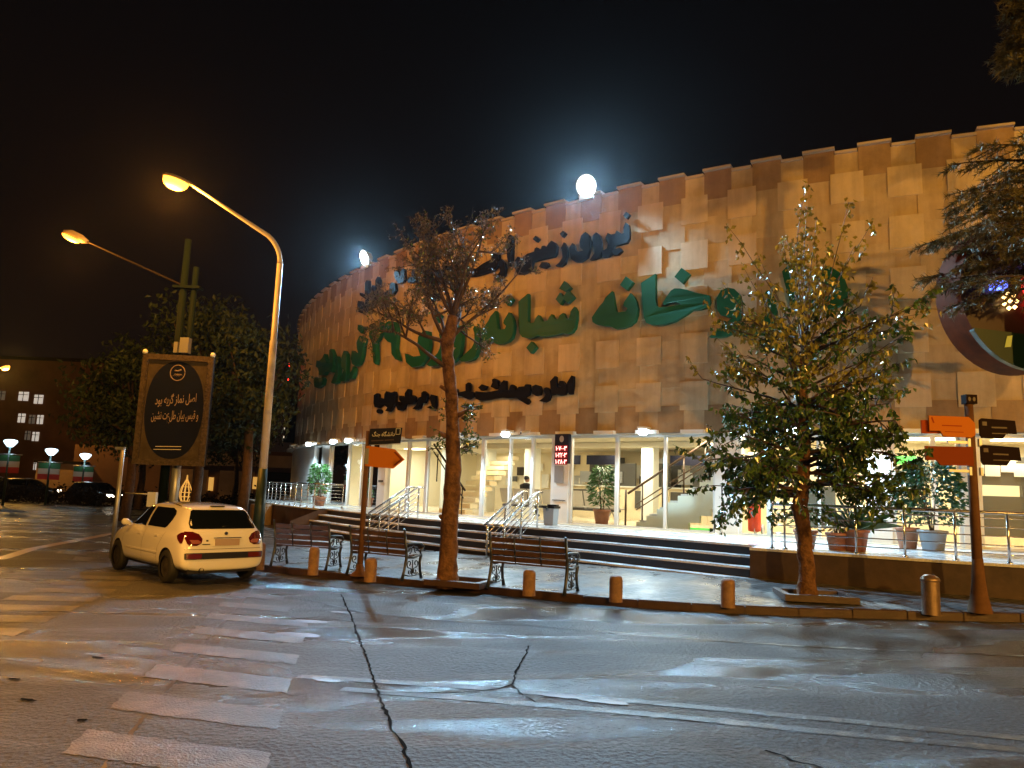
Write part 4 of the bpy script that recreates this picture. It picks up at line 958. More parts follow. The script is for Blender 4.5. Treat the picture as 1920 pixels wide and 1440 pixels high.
def tree_pit(c, sx_, sy_, rot, label):
    z = pave_z(*c); t = thing("tree_pit", (c[0], c[1], z), label, "tree pit", "square tree pits")
    f = MB(); u = Vector((cos(rot), sin(rot), 0)); v = Vector((-sin(rot), cos(rot), 0)); C0 = Vector((c[0], c[1], 0))
    for s in (-1, 1):
        p = C0+v*s*sy_/2; f.box((p.x, p.y, z+.03), (sx_+.1, .10, .10), rot)
        p = C0+u*s*sx_/2; f.box((p.x, p.y, z+.028), (.10, sy_-.1, .10), rot)
    f.build("border", "kerb_stone", t)
    f = MB(); f.box((c[0], c[1], z-.015), (sx_-.1, sy_-.1, .05), rot); f.build("soil", "soil", t)
tree_pit((-.78, 13.66), .95, .75, -.35, "square tree pit around the bare tree's foot")
tree_pit((4.93, 12.2), 1.0, .75, -.12, "square tree pit around the leafy tree's foot")

def planter(loc, rad, h, m_, label, foliage, cat="potted plant"):
    t = thing("potted_plant", loc, label, cat, "potted plants")
    f = MB(); f.lathe(loc, [(.001, .002), (rad*.72, .002), (rad*.95, h*.86), (rad*1.06, h*.86), (rad*1.06, h), (rad*.92, h), (rad*.9, h*.9), (.001, h*.9)], 22); f.build("pot", m_, t)
    foliage(t, Vector(loc)+Vector((0, 0, h*.9)))
    return t
def leaf(mb, p, d, L, w, nrm=None):
    d = d.normalized(); s = d.cross(nrm or Vector((random.uniform(-1, 1), random.uniform(-1, 1), random.uniform(-.2, 1)))); s = s.normalized() if s.length > 1e-5 else d.orthogonal().normalized()
    b_ = d.cross(s)*w*.25
    mb.add([p, p+d*L*.45+s*w*.5+b_, p+d*L, p+d*L*.45-s*w*.5+b_], [(0, 1, 2), (0, 2, 3)])
def rvec(r=random): 
    while True:
        v = Vector((r.uniform(-1, 1), r.uniform(-1, 1), r.uniform(-1, 1)))
        if 0.05 < v.length < 1: return v
def bush(n, size, h, L, w, m_, stems=6, taper=True, droop=.2):
    def fn(t, p):
        st = MB(); lf = MB()
        for i in range(stems):
            a = random.uniform(0, 2*pi); tip = p+Vector((cos(a)*size*.55, sin(a)*size*.55, h*random.uniform(.7, 1))); st.tube([p+Vector((cos(a)*.03, sin(a)*.03, -.02)), (p+tip)/2+Vector((0, 0, .1*h)), tip], [.014, .01, .004], 5)
        for i in range(n):
            z = random.random()**.8; a = random.uniform(0, 2*pi); rr = size*math.sqrt(random.random())*(.55+.45*sin(pi*min(1, z*.85+.15)))
            q = p+Vector((cos(a)*rr, sin(a)*rr, h*(.12+.9*z))); d = Vector((cos(a), sin(a), random.uniform(-.7, .5)-droop)); leaf(lf, q, d, L*random.uniform(.7, 1.2), w)
        st.build("stem", "twig_brown", t); lf.build("foliage", m_, t)
    return fn
def spiky(n, Ln, m_):
    def fn(t, p):
        lf = MB()
        for i in range(n):
            a = random.uniform(0, 2*pi); el = random.uniform(.3, 1.3); d = Vector((cos(a)*cos(el), sin(a)*cos(el), sin(el))); L = Ln*random.uniform(.6, 1.1)
            q = p+d*L*.55; tip = p+d*L+Vector((0, 0, -.25*L*cos(el))); s = d.cross(Vector((0, 0, 1))).normalized()*.03
            lf.add([p-s*.5, p+s*.5, q+s, tip, q-s], [(0, 1, 2, 3, 4)])
        lf.build("foliage", m_, t)
    return fn
def pz(th, r): v = cyl(th, r, .958); return (v.x, v.y, v.z)
def iz(th, r): v = cyl(th, r, .957); return (v.x, v.y, v.z)
planter(iz(-36.2, 36.95), .24, .42, "terracotta", "tall green plant in a terracotta pot just inside the glass beside the number board", bush(750, .36, 1.25, .17, .045, "leaf_lush", 5, droop=.3))
planter(pz(-55.9, 38.5), .22, .36, "terracotta", "leafy green plant in a reddish pot behind the left curved railing", bush(800, .40, 1.25, .16, .06, "leaf_lush", 5))
planter(pz(-54.7, 38.7), .2, .34, "terracotta", "empty looking reddish pot with sparse sprigs behind the left curved railing", bush(40, .2, .35, .1, .04, "leaf_lush", 3))
planter(pz(-27.1, 41.5), .21, .34, "terracotta", "low terracotta pot half hidden behind the leafy tree trunk, the left one", bush(110, .28, .4, .12, .04, "leaf_green", 4))
planter(pz(-26.35, 41.5), .2, .32, "terracotta", "small terracotta pot with wilting stalks just right of the leafy tree trunk", bush(120, .28, .45, .13, .04, "leaf_dry", 5))
planter(pz(-25.95, 41.45), .25, .40, "terracotta", "large terracotta pot with spiky sword leaves behind the podium railing", spiky(34, .95, "leaf_teal"))
planter(pz(-24.0, 39.7), .26, .40, "grey_plastic", "grey round tub with a big glossy green shrub beside the right door", bush(1100, .62, 1.35, .12, .075, "leaf_teal", 7))
planter(pz(-24.6, 39.3), .22, .42, "terracotta", "dark terracotta pot with a spreading plant left of the grey tub", bush(420, .45, 1.15, .13, .06, "leaf_teal", 5))

t = thing("waste_bin", cyl(-36.75, 39.0, .955), "grey plastic waste bin with a black bag folded over its rim", "bin")
bp_ = cyl(-36.75, 39.0, .957)
f = MB(); f.box((bp_.x, bp_.y, .957+.24), (.34, .28, .48), radians(-36)); o = f.build("bin_body", "grey_plastic", t)
for v in o.data.vertices:
    if v.co.z < 1.0: v.co.x = bp_.x+(v.co.x-bp_.x)*.82; v.co.y = bp_.y+(v.co.y-bp_.y)*.82
f = MB(); f.box((bp_.x, bp_.y, 1.42), (.38, .32, .06), radians(-36)); f.box((bp_.x+.05, bp_.y, 1.465), (.26, .22, .05), radians(-20)); f.tube([(bp_.x-.15, bp_.y-.17, 1.42), (bp_.x-.1, bp_.y-.18, 1.33)], .03, 6); f.build("bin_bag", "bag_black", t)

# waiting seats inside + seated person
def waiting_bench(th, r, label):
    p = cyl(th, r, .957); t = thing("waiting_bench", p, label, "bench", "steel waiting benches inside"); u = Vector((cos(radians(th)), sin(radians(th)), 0)); o_ = Vector((sin(radians(th)), -cos(radians(th)), 0))
    Q = lambda x, y, z: p+u*x+o_*y+Vector((0, 0, z))
    for k in range(4):
        x = -.9+k*.6
        f = MB(); f.add([Q(x-.27, .05, .43), Q(x+.27, .05, .43), Q(x+.27, -.42, .45), Q(x-.27, -.42, .45)], [(0, 1, 2, 3)]); f.box(Q(x, -.18, .41), (.52, .44, .03), radians(th)); f.build("seat", "chair_steel", t)
        f = MB(); f.add([Q(x-.27, .08, .46), Q(x+.27, .08, .46), Q(x+.27, .22, .92), Q(x-.27, .22, .92), Q(x-.27, .11, .46), Q(x+.27, .11, .46), Q(x+.27, .25, .92), Q(x-.27, .25, .92)], [(0, 1, 2, 3), (7, 6, 5, 4), (0, 1, 5, 4), (3, 2, 6, 7), (0, 3, 7, 4), (1, 2, 6, 5)]); f.build("backrest", "chair_steel", t)
    f = MB(); f.tube([Q(-1.2, .02, .36), Q(1.2, .02, .36)], .035, 8); f.build("beam", "chair_dark", t)
    for x in (-.9, .9):
        f = MB(); f.tube([Q(x, .28, 0), Q(x, .02, .36), Q(x, -.32, 0)], .022, 6); f.build("leg", "chair_steel", t)
waiting_bench(-42.1, 35.4, "left row of steel waiting seats inside the hall, seen from behind")
waiting_bench(-38.3, 35.6, "right row of steel waiting seats inside the hall, near the number board")

def skin_body(name, joints, edges, radii, m_, parent, root=0, sub=2):
    me = bpy.data.meshes.new(name); me.from_pydata(joints, edges, []); o = bpy.data.objects.new(name, me); COL.objects.link(o)
    md = o.modifiers.new("s", 'SKIN'); 
    for i, r_ in enumerate(radii): me.skin_vertices[0].data[i].radius = (r_, r_); me.skin_vertices[0].data[i].use_root = (i == root)
    ms = o.modifiers.new("u", 'SUBSURF'); ms.levels = ms.render_levels = sub
    bpy.context.view_layer.update(); ev = o.evaluated_get(bpy.context.evaluated_depsgraph_get()); m2 = bpy.data.meshes.new_from_object(ev)
    o.modifiers.clear(); o.data = m2; m2.materials.clear(); m2.materials.append(M[m_])
    for pl in m2.polygons: pl.use_smooth = True
    attach(o, parent); return o
p = cyl(-42.45, 35.45, .957); t = thing("person", p, "person in dark clothes sitting inside with their back to the glass", "person")
a_ = radians(-42.4); u = Vector((cos(a_), sin(a_), 0)); o_ = Vector((sin(a_), -cos(a_), 0)); Q = lambda x, y, z: tuple(p+u*x+o_*y+Vector((0, 0, z)))
J = [Q(0, -.12, .54), Q(0, -.06, .78), Q(0, -.04, 1.0), Q(0, -.08, 1.12), Q(.19, -.05, 1.02), Q(.24, -.12, .76), Q(.15, -.36, .66), Q(-.19, -.05, 1.02), Q(-.24, -.12, .76), Q(-.15, -.36, .66), Q(.1, -.5, .54), Q(.1, -.54, .08), Q(-.1, -.5, .54), Q(-.1, -.54, .08), Q(.1, -.68, .05), Q(-.1, -.68, .05)]
skin_body("body", J, [(0, 1), (1, 2), (2, 3), (2, 4), (4, 5), (5, 6), (2, 7), (7, 8), (8, 9), (0, 10), (10, 11), (11, 14), (0, 12), (12, 13), (13, 15)], [.15, .15, .14, .06, .075, .055, .04, .075, .055, .04, .09, .05, .09, .05, .04, .04], "cloth_dark", t)
skin_body("head", [Q(0, -.08, 1.13), Q(0, -.10, 1.22), Q(0, -.10, 1.31)], [(0, 1), (1, 2)], [.06, .095, .085], "skin", t)
skin_body("hair", [Q(0, -.05, 1.2), Q(0, -.07, 1.28), Q(0, -.10, 1.345)], [(0, 1), (1, 2)], [.085, .10, .08], "cloth_dark", t)

# fire extinguisher trolley behind the right glass
p = cyl(-29.6, 37.1, .957); t = thing("fire_extinguisher", p, "red wheeled fire extinguisher behind the glass, left of the potted plants", "fire extinguisher")
f = MB(); f.lathe(p, [(.001, .06), (.15, .08), (.16, .14), (.16, .68), (.1, .8), (.04, .84), (.04, .92), (.001, .93)], 18); f.build("cylinder", "red_extinguisher", t)
for s in (-.17, .17):
    f = MB(); q = p+Vector((.6*s+.1, .8*s*.2, .13)); f.tube([q, q+Vector((.03, -.02, 0))], .13, 16); f.build("wheel", "galvanised", t)
# ------------------------------------------------------------------ sign posts
def arrow_sign():
    b0 = Vector((-2.75, 14.5, pave_z(-2.75, 14.5))); t = thing("street_sign_post", b0, "thin brown post carrying a navy street plate over an orange arrow board", "sign post")
    f = MB(); f.tube([b0, b0+Vector((0, 0, 2.74))], [.055, .045], 12); f.lathe(b0, [(.18, 0), (.16, .03), (.08, .10), (.055, .22)], 16); f.build("post", "pole_brown", t)
    yaw = -.10; ux = Vector((cos(yaw), sin(yaw), 0)); nn = Vector((sin(yaw), -cos(yaw), 0))
    def Q(x, y, o=0): return b0+ux*x+nn*(.05+o)+Vector((0, 0, y))
    pr = lambda mb, pts, a, b_: mb.prism(pts, lambda x, y: Q(x, y, a), lambda x, y: Q(x, y, b_))
    f = MB(); pr(f, [(.04, 2.47), (.66, 2.52), (.68, 2.82), (.05, 2.78)], 0, .025); o = f.build("street_name_plate", "sign_navy", t)
    g = MB(); text_on(g, "دانشگاه جنگ", lambda u, y, w: Q(.10+.44*u, 2.635+.02*u+y*.11, .0285+.002*w), .008, .02); attach_part(g.build("lettering", "sign_white", t), o)
    g = MB(); pr(g, [(.09, 2.535), (.33, 2.555), (.33, 2.575), (.09, 2.56)], .026, .029); pr(g, [(.35, 2.557), (.53, 2.572), (.53, 2.592), (.35, 2.577)], .026, .029); attach_part(g.build("small_line", "sign_faint", t), o)
    g = MB()
    for q in ([(.56, 2.68), (.645, 2.688), (.645, 2.696), (.56, 2.688)], [(.56, 2.79), (.65, 2.797), (.65, 2.805), (.56, 2.798)], [(.56, 2.69), (.568, 2.69), (.568, 2.79), (.56, 2.79)], [(.64, 2.695), (.648, 2.695), (.648, 2.797), (.64, 2.797)]): pr(g, q, .026, .029)
    attach_part(g.build("square_mark", "sign_white", t), o)
    f = MB(); pr(f, [(.0, 2.06), (.55, 2.03), (.76, 2.21), (.56, 2.40), (.04, 2.45), (.0, 2.44)], 0, .03); o = f.build("arrow_board", "sign_orange", t)
    g = MB(); pr(g, [(.56, 2.345), (.71, 2.21), (.55, 2.08), (.565, 2.08), (.735, 2.21), (.575, 2.355)], .031, .034); pr(g, [(.54, 2.345), (.68, 2.21), (.54, 2.09), (.60, 2.09), (.705, 2.21), (.57, 2.345)], .0345, .036); attach_part(g.build("arrow_mark", "sign_red_dark", t), o)
    g = MB(); pr(g, [(-.01, 2.1), (.06, 2.1), (.06, 2.40), (-.01, 2.40)], .032, .045); g.build("clamp", "galvanised", t)
    g = MB(); pr(g, [(.05, 2.462), (.66, 2.50), (.66, 2.515), (.05, 2.468)], .0, .03); g.build("bracket", "galvanised", t)
def attach_part(o, parent):
    w = o.matrix_world.copy(); o.parent = parent; o.matrix_parent_inverse = parent_world(parent).inverted()
def parent_world(o):
    return o.matrix_basis if not o.parent else parent_world(o.parent) @ o.matrix_parent_inverse @ o.matrix_basis
arrow_sign()

def finger_post():
    b0 = Vector((7.0, 11.3, pave_z(7.0, 11.3))); t = thing("direction_sign_post", b0, "brown post on a flared foot with orange boards left and dark boards right", "sign post")
    lean = Vector((-.02, 0, 0)); H_ = 3.08
    f = MB(); f.tube([b0+Vector((0, 0, .1)), b0+Vector((0, 0, H_))+lean], [.075, .06], 14); f.build("post", "pole_brown", t)
    f = MB(); f.lathe(b0, [(.165, 0), (.16, .04), (.115, .25), (.092, .45), (.074, .78)], 18); f.build("flared_foot", "pole_brown", t)
    c = b0+Vector((0, -.02, H_+.07))+lean; f = MB(); f.box(c, (.17, .13, .14)); o = f.build("cap_box", "sign_brown", t)
    for s in (-.035, .035):
        g = MB(); g.prism([(c.x+s+.022*cos(i*pi/5), c.z+.034*sin(i*pi/5)) for i in range(10)], lambda x, y: Vector((x, c.y-.066, y)), lambda x, y: Vector((x, c.y-.069, y))); attach_part(g.build("cap_mark", "sign_faint", t), o)
    def board(pts, m_, y, name="direction_board"):
        g = MB(); g.prism(pts, lambda x, z: b0+Vector((x, y, z)), lambda x, z: b0+Vector((x, y-.025, z))); return g.build(name, m_, t)
    board([(-.80, 2.60), (-.06, 2.62), (-.06, 2.85), (-.80, 2.80)], "sign_orange_dark", -.06)
    o = board([(-.71, 2.64), (-.55, 2.645), (-.50, 2.56), (-.08, 2.56), (-.02, 2.60), (-.02, 2.78), (-.11, 2.87), (-.71, 2.87)], "sign_orange", -.11)
    g = MB(); g.prism([(-.68, 2.84), (-.65, 2.76), (-.63, 2.76), (-.66, 2.85)], lambda x, z: b0+Vector((x, -.1355, z)), lambda x, z: b0+Vector((x, -.138, z))); g.prism([(-.52, 2.72), (-.22, 2.72), (-.22, 2.735), (-.52, 2.735)], lambda x, z: b0+Vector((x, -.1355, z)), lambda x, z: b0+Vector((x, -.138, z))); g.prism([(-.48, 2.63), (-.2, 2.63), (-.2, 2.64), (-.48, 2.64)], lambda x, z: b0+Vector((x, -.1355, z)), lambda x, z: b0+Vector((x, -.138, z))); attach_part(g.build("board_mark", "sign_orange_dark", t), o)
    board([(-.78, 2.20), (-.62, 2.205), (-.56, 2.13), (-.06, 2.14), (-.06, 2.42), (-.78, 2.41)], "sign_red_dark", -.10)
    for z0, x1 in ((2.58, .60), (2.18, .64)):
        o = board([(.06, z0+.03), (.06, z0+.25), (.10, z0+.28), (x1, z0+.26), (x1+.02, z0+.06), (x1-.14, z0+.06), (x1-.20, z0-.02), (.09, z0-.02)], "sign_brown", -.09)
        g = MB()
        for a, b_, zz, h in ((.24, .47, .135, .022), (.24, .48, .05, .014), (.10, .17, .17, .06)): g.prism([(a, z0+zz), (b_, z0+zz), (b_, z0+zz+h), (a, z0+zz+h)], lambda x, z: b0+Vector((x, -.1155, z)), lambda x, z: b0+Vector((x, -.1185, z)))
        attach_part(g.build("board_mark", "sign_faint", t), o)
    for z in (2.49, 2.06):
        g = MB(); g.box(b0+Vector((-.08, -.05, z)), (.04, .05, .12)); g.box(b0+Vector((-.25, -.05, z)), (.3, .03, .04)); g.build("bracket", "galvanised", t)
        g = MB(); g.box(b0+Vector((.09, -.05, z)), (.04, .05, .12)); g.build("bracket", "galvanised", t)
finger_post()

# round illuminated sign on its pole at the right edge
def round_sign():
    c = Vector((8.95, 12.9, 5.55)); zb = pave_z(8.9, 12.0); t = thing("round_neon_sign", (c.x+.25, c.y+.1, zb), "round drum sign with an orange rim, red and blue neon and a green lower band", "sign")
    R_ = 1.36; yaw = .12; nrm = Vector((sin(yaw), -cos(yaw), 0)); ux = Vector((cos(yaw), sin(yaw), 0))
    Q = lambda x, y, o=0: c+ux*x+nrm*o+Vector((0, 0, y))
    N = 48; cir = [(R_*cos(2*pi*i/N), R_*sin(2*pi*i/N)) for i in range(N)]
    f = MB(); P = [Q(*p_, -.32) for p_ in cir]+[Q(*p_, .30) for p_ in cir]; f.add(P, [(i, (i+1) % N, N+(i+1) % N, N+i) for i in range(N)], True); f.build("rim", "neon_orange_rim", t)
    f = MB(); f.prism([(p_[0]*.985, p_[1]*.985) for p_ in cir], lambda x, y: Q(x, y, .22), lambda x, y: Q(x, y, -.28)); f.build("face", "neon_face", t)
    f = MB(); low = [(R_*1.01*cos(a), R_*1.01*sin(a)) for a in [pi*(1.18+.64*i/16) for i in range(17)]]; f.prism(low+[(low[-1][0], low[-1][1]+.05), (0, -.75), (low[0][0], low[0][1]+.05)], lambda x, y: Q(x, y, .33), lambda x, y: Q(x, y, .225)); o = f.build("green_band", "neon_green_band", t)
    g = MB(); g.prism([(-.62, -1.0), (-.5, -.98), (-.46, -.78), (-.56, -.8)], lambda x, y: Q(x, y, .335), lambda x, y: Q(x, y, .345)); attach_part(g.build("band_mark", "pale_green", t), o)
    g = MB(); text_on(g, "تاکسی"[0:2], lambda u, y, w: Q(-.1+.5*u, -1.12+y*.2, .337+.003*w), .01, .02); g.v = []; g.f = []; g.m = []; g.sm = []
    def neon(P, r, m_): f = MB(); f.tube([Q(x, y, .27) for x, y in P], r, 8); f.build("neon_tube", m_, t)
    arc = lambda r, a, b_, n=14: [(r*cos(a+(b_-a)*i/n), r*sin(a+(b_-a)*i/n)) for i in range(n+1)]
    neon(arc(1.0, .25, 1.45), .08, "neon_red"); neon(arc(1.0, -1.0, -.1), .08, "neon_red"); neon(arc(.42, -.9, 1.2), .10, "neon_red"); neon([(-.15, .3), (-.05, .1), (.0, -.2), (.15, -.35)], .08, "neon_red")
    neon([(-.1, .55), (.25, .6)], .07, "neon_blue"); neon([(-.75, .1), (-.5, .12)], .09, "neon_blue"); neon([(.2, .85), (.5, .8)], .06, "neon_blue")
    rr = random.Random(5)
    f = MB()
    for i in range(8):
        a = i*2*pi/7; q = Q(-.42+(.13*cos(a) if i else 0), -.16+(.13*sin(a) if i else 0), .29); f.lathe(q, [(.001, -.04), (.04, 0), (.001, .04)], 8)
    f.build("bulb_cluster", "neon_warm", t)
    f = MB(); f.tube([(c.x+.25, c.y+.14, zb), (c.x+.25, c.y+.14, c.z-R_*.9)], .07, 10); f.build("pole", "pole_green", t)
round_sign()

# ------------------------------------------------------------------ street lamps
def street_lamp(base, head_dir, arm, H_, label, power, green_top=2.6, group="sodium street lamps", tint=SODIUM, cutoff=None):
    b0 = Vector(base); t = thing("street_lamp", b0, label, "street lamp", group); d = Vector((*head_dir, 0)).normalized()
    f = MB(); f.tube([b0, b0+Vector((0, 0, green_top))], [.15, .11], 14); f.lathe(b0, [(.2, 0), (.2, .04), (.15, .08)], 14); f.build("sleeve", "pole_green", t)
    f = MB(); hz = H_*.80; f.tube([b0+Vector((0, 0, green_top-.05)), b0+Vector((0, 0, hz*.72)), b0+Vector((0, 0, hz*.72+.02)), b0+Vector((0, 0, hz))], [.10, .09, .075, .07], 14); f.build("pole", "pole_white", t)
    P = [b0+Vector((0, 0, hz))]
    for i in range(1, 9):
        a = i/8*radians(52); P.append(b0+Vector((0, 0, hz))+d*(.9*(1-cos(a)))+Vector((0, 0, .9*sin(a))))
    tip = b0+d*arm+Vector((0, 0, H_)); P.append(P[-1].lerp(tip, .5)); P.append(tip)
    f = MB(); f.tube(P, [.07]+[.06]*8+[.045, .035], 10); f.build("arm", "pole_white", t)
    dd = (tip-P[-2]).normalized(); dd = (d*.95+Vector((0, 0, .25))).normalized(); s = dd.cross(Vector((0, 0, 1))).normalized(); un = s.cross(dd)
    prof = [(-.06, .04, .04), (.1, .10, .07), (.3, .16, .10), (.5, .17, .10), (.66, .13, .08), (.74, .03, .03)]; N = 16; f = MB(); Pp = []
    for (x, w, h) in prof:
        for j in range(N):
            a = 2*pi*j/N; Pp.append(tip+dd*x+s*w*cos(a)+un*(h*sin(a) if sin(a) > 0 else .02*sin(a)))
    f.add(Pp, [(i*N+j, i*N+(j+1) % N, (i+1)*N+(j+1) % N, (i+1)*N+j) for i in range(len(prof)-1) for j in range(N)], True); f.build("lamp_head", "lamp_housing", t)
    g = MB(); c = tip+dd*.40-un*.02; rings = [(1, 0), (.95, .09), (.78, .17), (.45, .23), (.02, .25)]; Pp = []
    for (k, z) in rings:
        for j in range(N):
            a = 2*pi*j/N; Pp.append(c+dd*.32*k*cos(a)+s*.175*k*sin(a)-un*z)
    g.add(Pp, [(i*N+j, i*N+(j+1) % N, (i+1)*N+(j+1) % N, (i+1)*N+j) for i in range(4) for j in range(N)], True); g.build("lens", "sodium_glow", t)
    lp = c-un*.44
    if cutoff: light('SPOT', "lamp", lp, power, tint, .14, t, lp-Vector((0, 0, 5)), cutoff, .8)
    else: light('POINT', "lamp", lp, power, tint, .14, t)
    return t
street_lamp((-6.03, 18.47, .12), (-.96, -.22), 2.25, 9.0, "nearest glowing orange street lamp on a white curved pole with a green foot", 1600, 2.0, tint=DEEP)
street_lamp((-39.5, 54, 0), (1, -.1), 2.3, 9.2, "small distant orange street lamp at the left frame edge", 2500)
street_lamp((23, -18, .3), (-.5, .85), 2.5, 9.6, "orange street lamp on the near side of the road, to the right", 26000)
street_lamp((-10.2, 4.2, 0), (.7, .7), 2.3, 9.4, "orange street lamp on the near side of the road, to the left", 10500, tint=(1.0, .43, .075), cutoff=108)
street_lamp((4.5, -28, .15), (-.3, .95), 2.3, 9.4, "orange street lamp on the near side of the road, behind the viewer", 17000)
street_lamp((-9.3, 66, 0), (-.9, -.4), 2.0, 6.8, "tiny distant orange lamp left of the building's corner", 1500)
# ------------------------------------------------------------------ twin mast with billboard and side lamp
def mast():
    b0 = Vector((-9.3, 20.4, 0)); t = thing("twin_mast", b0, "pair of tall dark green poles clamped together with a long lamp arm reaching left", "mast")
    f = MB(); f.tube([b0, b0+Vector((0, 0, 8.5))], [.13, .09], 12); f.build("pole", "mast_green", t)
    f = MB(); f.tube([b0+Vector((.3, 0, 0)), b0+Vector((.3, 0, 3.0))], .12, 12); f.build("pole", "galvanised", t)
    f = MB(); f.tube([b0+Vector((.3, 0, 3.0)), b0+Vector((.3, 0, 7.7))], [.10, .08], 12); f.build("pole", "mast_green", t)
    f = MB(); f.box(b0+Vector((.12, 0, 7.1)), (.75, .3, .07)); f.build("clamp", "mast_green", t)
    f = MB(); f.box(b0+Vector((.30, -.2, 5.42)), (.24, .2, .42)); f.box(b0+Vector((.06, -.2, 5.36)), (.1, .12, .30)); f.build("junction_box", "galvanised", t)
    a = b0+Vector((0, 0, 7.15)); tip = b0+Vector((-2.75, -.3, 8.27))
    f = MB(); f.tube([a, tip], [.03, .022], 8); f.build("arm", "far_dark", t)
    dd = (tip-a).normalized(); N = 14
    f = MB(); f.tube([tip-dd*.1, tip+dd*.12, tip+dd*.4, tip+dd*.62], [.05, .12, .13, .04], 12); f.build("lamp_head", "lamp_housing", t)
    c = tip+dd*.36+Vector((0, -.04, -.08)); g = MB(); Pp = []
    for (k, z) in [(1, 0), (.9, .06), (.6, .11), (.02, .13)]:
        for j in range(N): an = 2*pi*j/N; Pp.append(c+dd*.26*k*cos(an)+Vector((0, 1, 0))*.15*k*sin(an)+Vector((0, -.2, -1)).normalized()*z)
    g.add(Pp, [(i*N+j, i*N+(j+1) % N, (i+1)*N+(j+1) % N, (i+1)*N+j) for i in range(3) for j in range(N)], True); g.build("lens", "sodium_glow", t)
    light('POINT', "lamp", c+Vector((0, -.05, -.32)), 500, DEEP, .14, t)
mast()
def billboard():
    yaw = .10; ux = Vector((cos(yaw), sin(yaw), 0)); nn = Vector((sin(yaw), -cos(yaw), 0)); c = Vector((-9.02, 20.0, 3.62)); t = thing("billboard", c-Vector((0, 0, 1.5)), "upright ornate framed billboard with a navy oval poster on the green mast", "billboard")
    Q = lambda x, y, o=0: c+ux*x+nn*o+Vector((0, 0, y)); w, h = .90, 1.46
    rect = lambda a, b_: [(-a, -b_), (a, -b_), (a, b_), (-a, b_)]
    pr = lambda mb, pts, a, b_: mb.prism(pts, lambda x, y: Q(x, y, a), lambda x, y: Q(x, y, b_))
    f = MB(); pr(f, rect(w, h), -.12, .06); f.build("case", "far_dark", t)
    f = MB()
    for a in ([(-w-.02, -h-.02), (w+.02, -h-.02), (w+.02, -h+.13), (-w-.02, -h+.13)], [(-w-.02, h-.13), (w+.02, h-.13), (w+.02, h+.02), (-w-.02, h+.02)], [(-w-.02, -h+.13), (-w+.13, -h+.13), (-w+.13, h-.13), (-w-.02, h-.13)], [(w-.13, -h+.13), (w+.02, -h+.13), (w+.02, h-.13), (w-.13, h-.13)]): pr(f, a, .05, .13)
    for i in range(22):
        y = -h+.18+i*(2*h-.36)/21
        for s in (-1, 1):
            q = Q(s*(w-.115), y, .135); f.lathe(q, [(.001, -.025), (.022, 0), (.001, .025)], 6)
    f.build("frame", "banner_gold", t)
    f = MB(); pr(f, rect(w-.12, h-.12), .062, .068); o = f.build("poster", "banner_tan", t)
    N = 48; f = MB(); e = []
    for i in range(N):
        a = 2*pi*i/N; ca, sa = cos(a), sin(a); e.append(((w-.15)*math.copysign(abs(ca)**.9, ca), (h-.15)*math.copysign(abs(sa)**.9, sa)))
    pr(f, e, .07, .073); attach_part(f.build("oval", "banner_navy", t), o)
    f = MB(); ring_ = [(.19*cos(2*pi*i/28), 1.0+.21*sin(2*pi*i/28)) for i in range(29)]; f.tube([Q(x, y, .076) for x, y in ring_], .012, 6); f.tube([Q(x, y, .076) for x, y in ((-.08, 1.06), (0, 1.05), (.09, 1.09))], .02, 6)
    for k in range(4): f.tube([Q(x, y, .076) for x, y in ((-.12+.05*k, .90), (-.06+.05*k, .97), (.0+.04*k, .93))], .009, 5)
    attach_part(f.build("emblem", "banner_text", t), o)
    f = MB(); text_on(f, "اصل نماز گریه بود", lambda u, y, w_: Q(-.50+1.05*u, .12+.12*u+y*.32, .077+.002*w_), .004, .02); text_on(f, "و قیس بیان طلعت نشین", lambda u, y, w_: Q(-.56+1.2*u, -.28+.06*u+y*.32, .077+.002*w_), .004, .02)
    attach_part(f.build("lettering", "banner_text", t), o)
    f = MB(); pr(f, [(-.38, -1.0), (.28, -.98), (.28, -.965), (-.38, -.985)], .074, .077); pr(f, [(-.42, -1.08), (.28, -1.06), (.28, -1.045), (-.42, -1.065)], .074, .077); attach_part(f.build("small_line", "sign_white", t), o)
    for s in (-1, 1):
        f = MB(); q = Q(s*(w-.02), h+.06, .1); f.lathe(q, [(.001, -.07), (.06, -.04), (.07, .02), (.04, .07), (.001, .08)], 12); f.build("top_knob", "panel_white", t)
billboard()

# slim grey height post
t = thing("slim_grey_post", (-8.75, 17.0, .0), "slim grey post with a bent top behind the white car", "post")
f = MB(); f.tube([(-8.75, 17, 0), (-8.75, 17, 2.42)], .05, 10); f.build("post", "galvanised", t)
f = MB(); f.box((-8.81, 17, 2.44), (.2, .1, .06)); f.build("top_arm", "galvanised", t)
t = thing("marker_box", (-8.35, 17.8, 0), "small white box on a thin stalk showing over the car's roof", "marker")
f = MB(); f.tube([(-8.35, 17.8, 0), (-8.35, 17.8, 1.1)], .025, 8); f.build("stalk", "galvanised", t)
f = MB(); f.box((-8.35, 17.8, 1.30), (.2, .1, .34)); f.build("box", "panel_white", t)
f = MB(); f.tube([(-8.35, 17.78, 1.42), (-9.0, 17.8, 1.42)], .015, 6); f.build("side_bar", "galvanised", t)

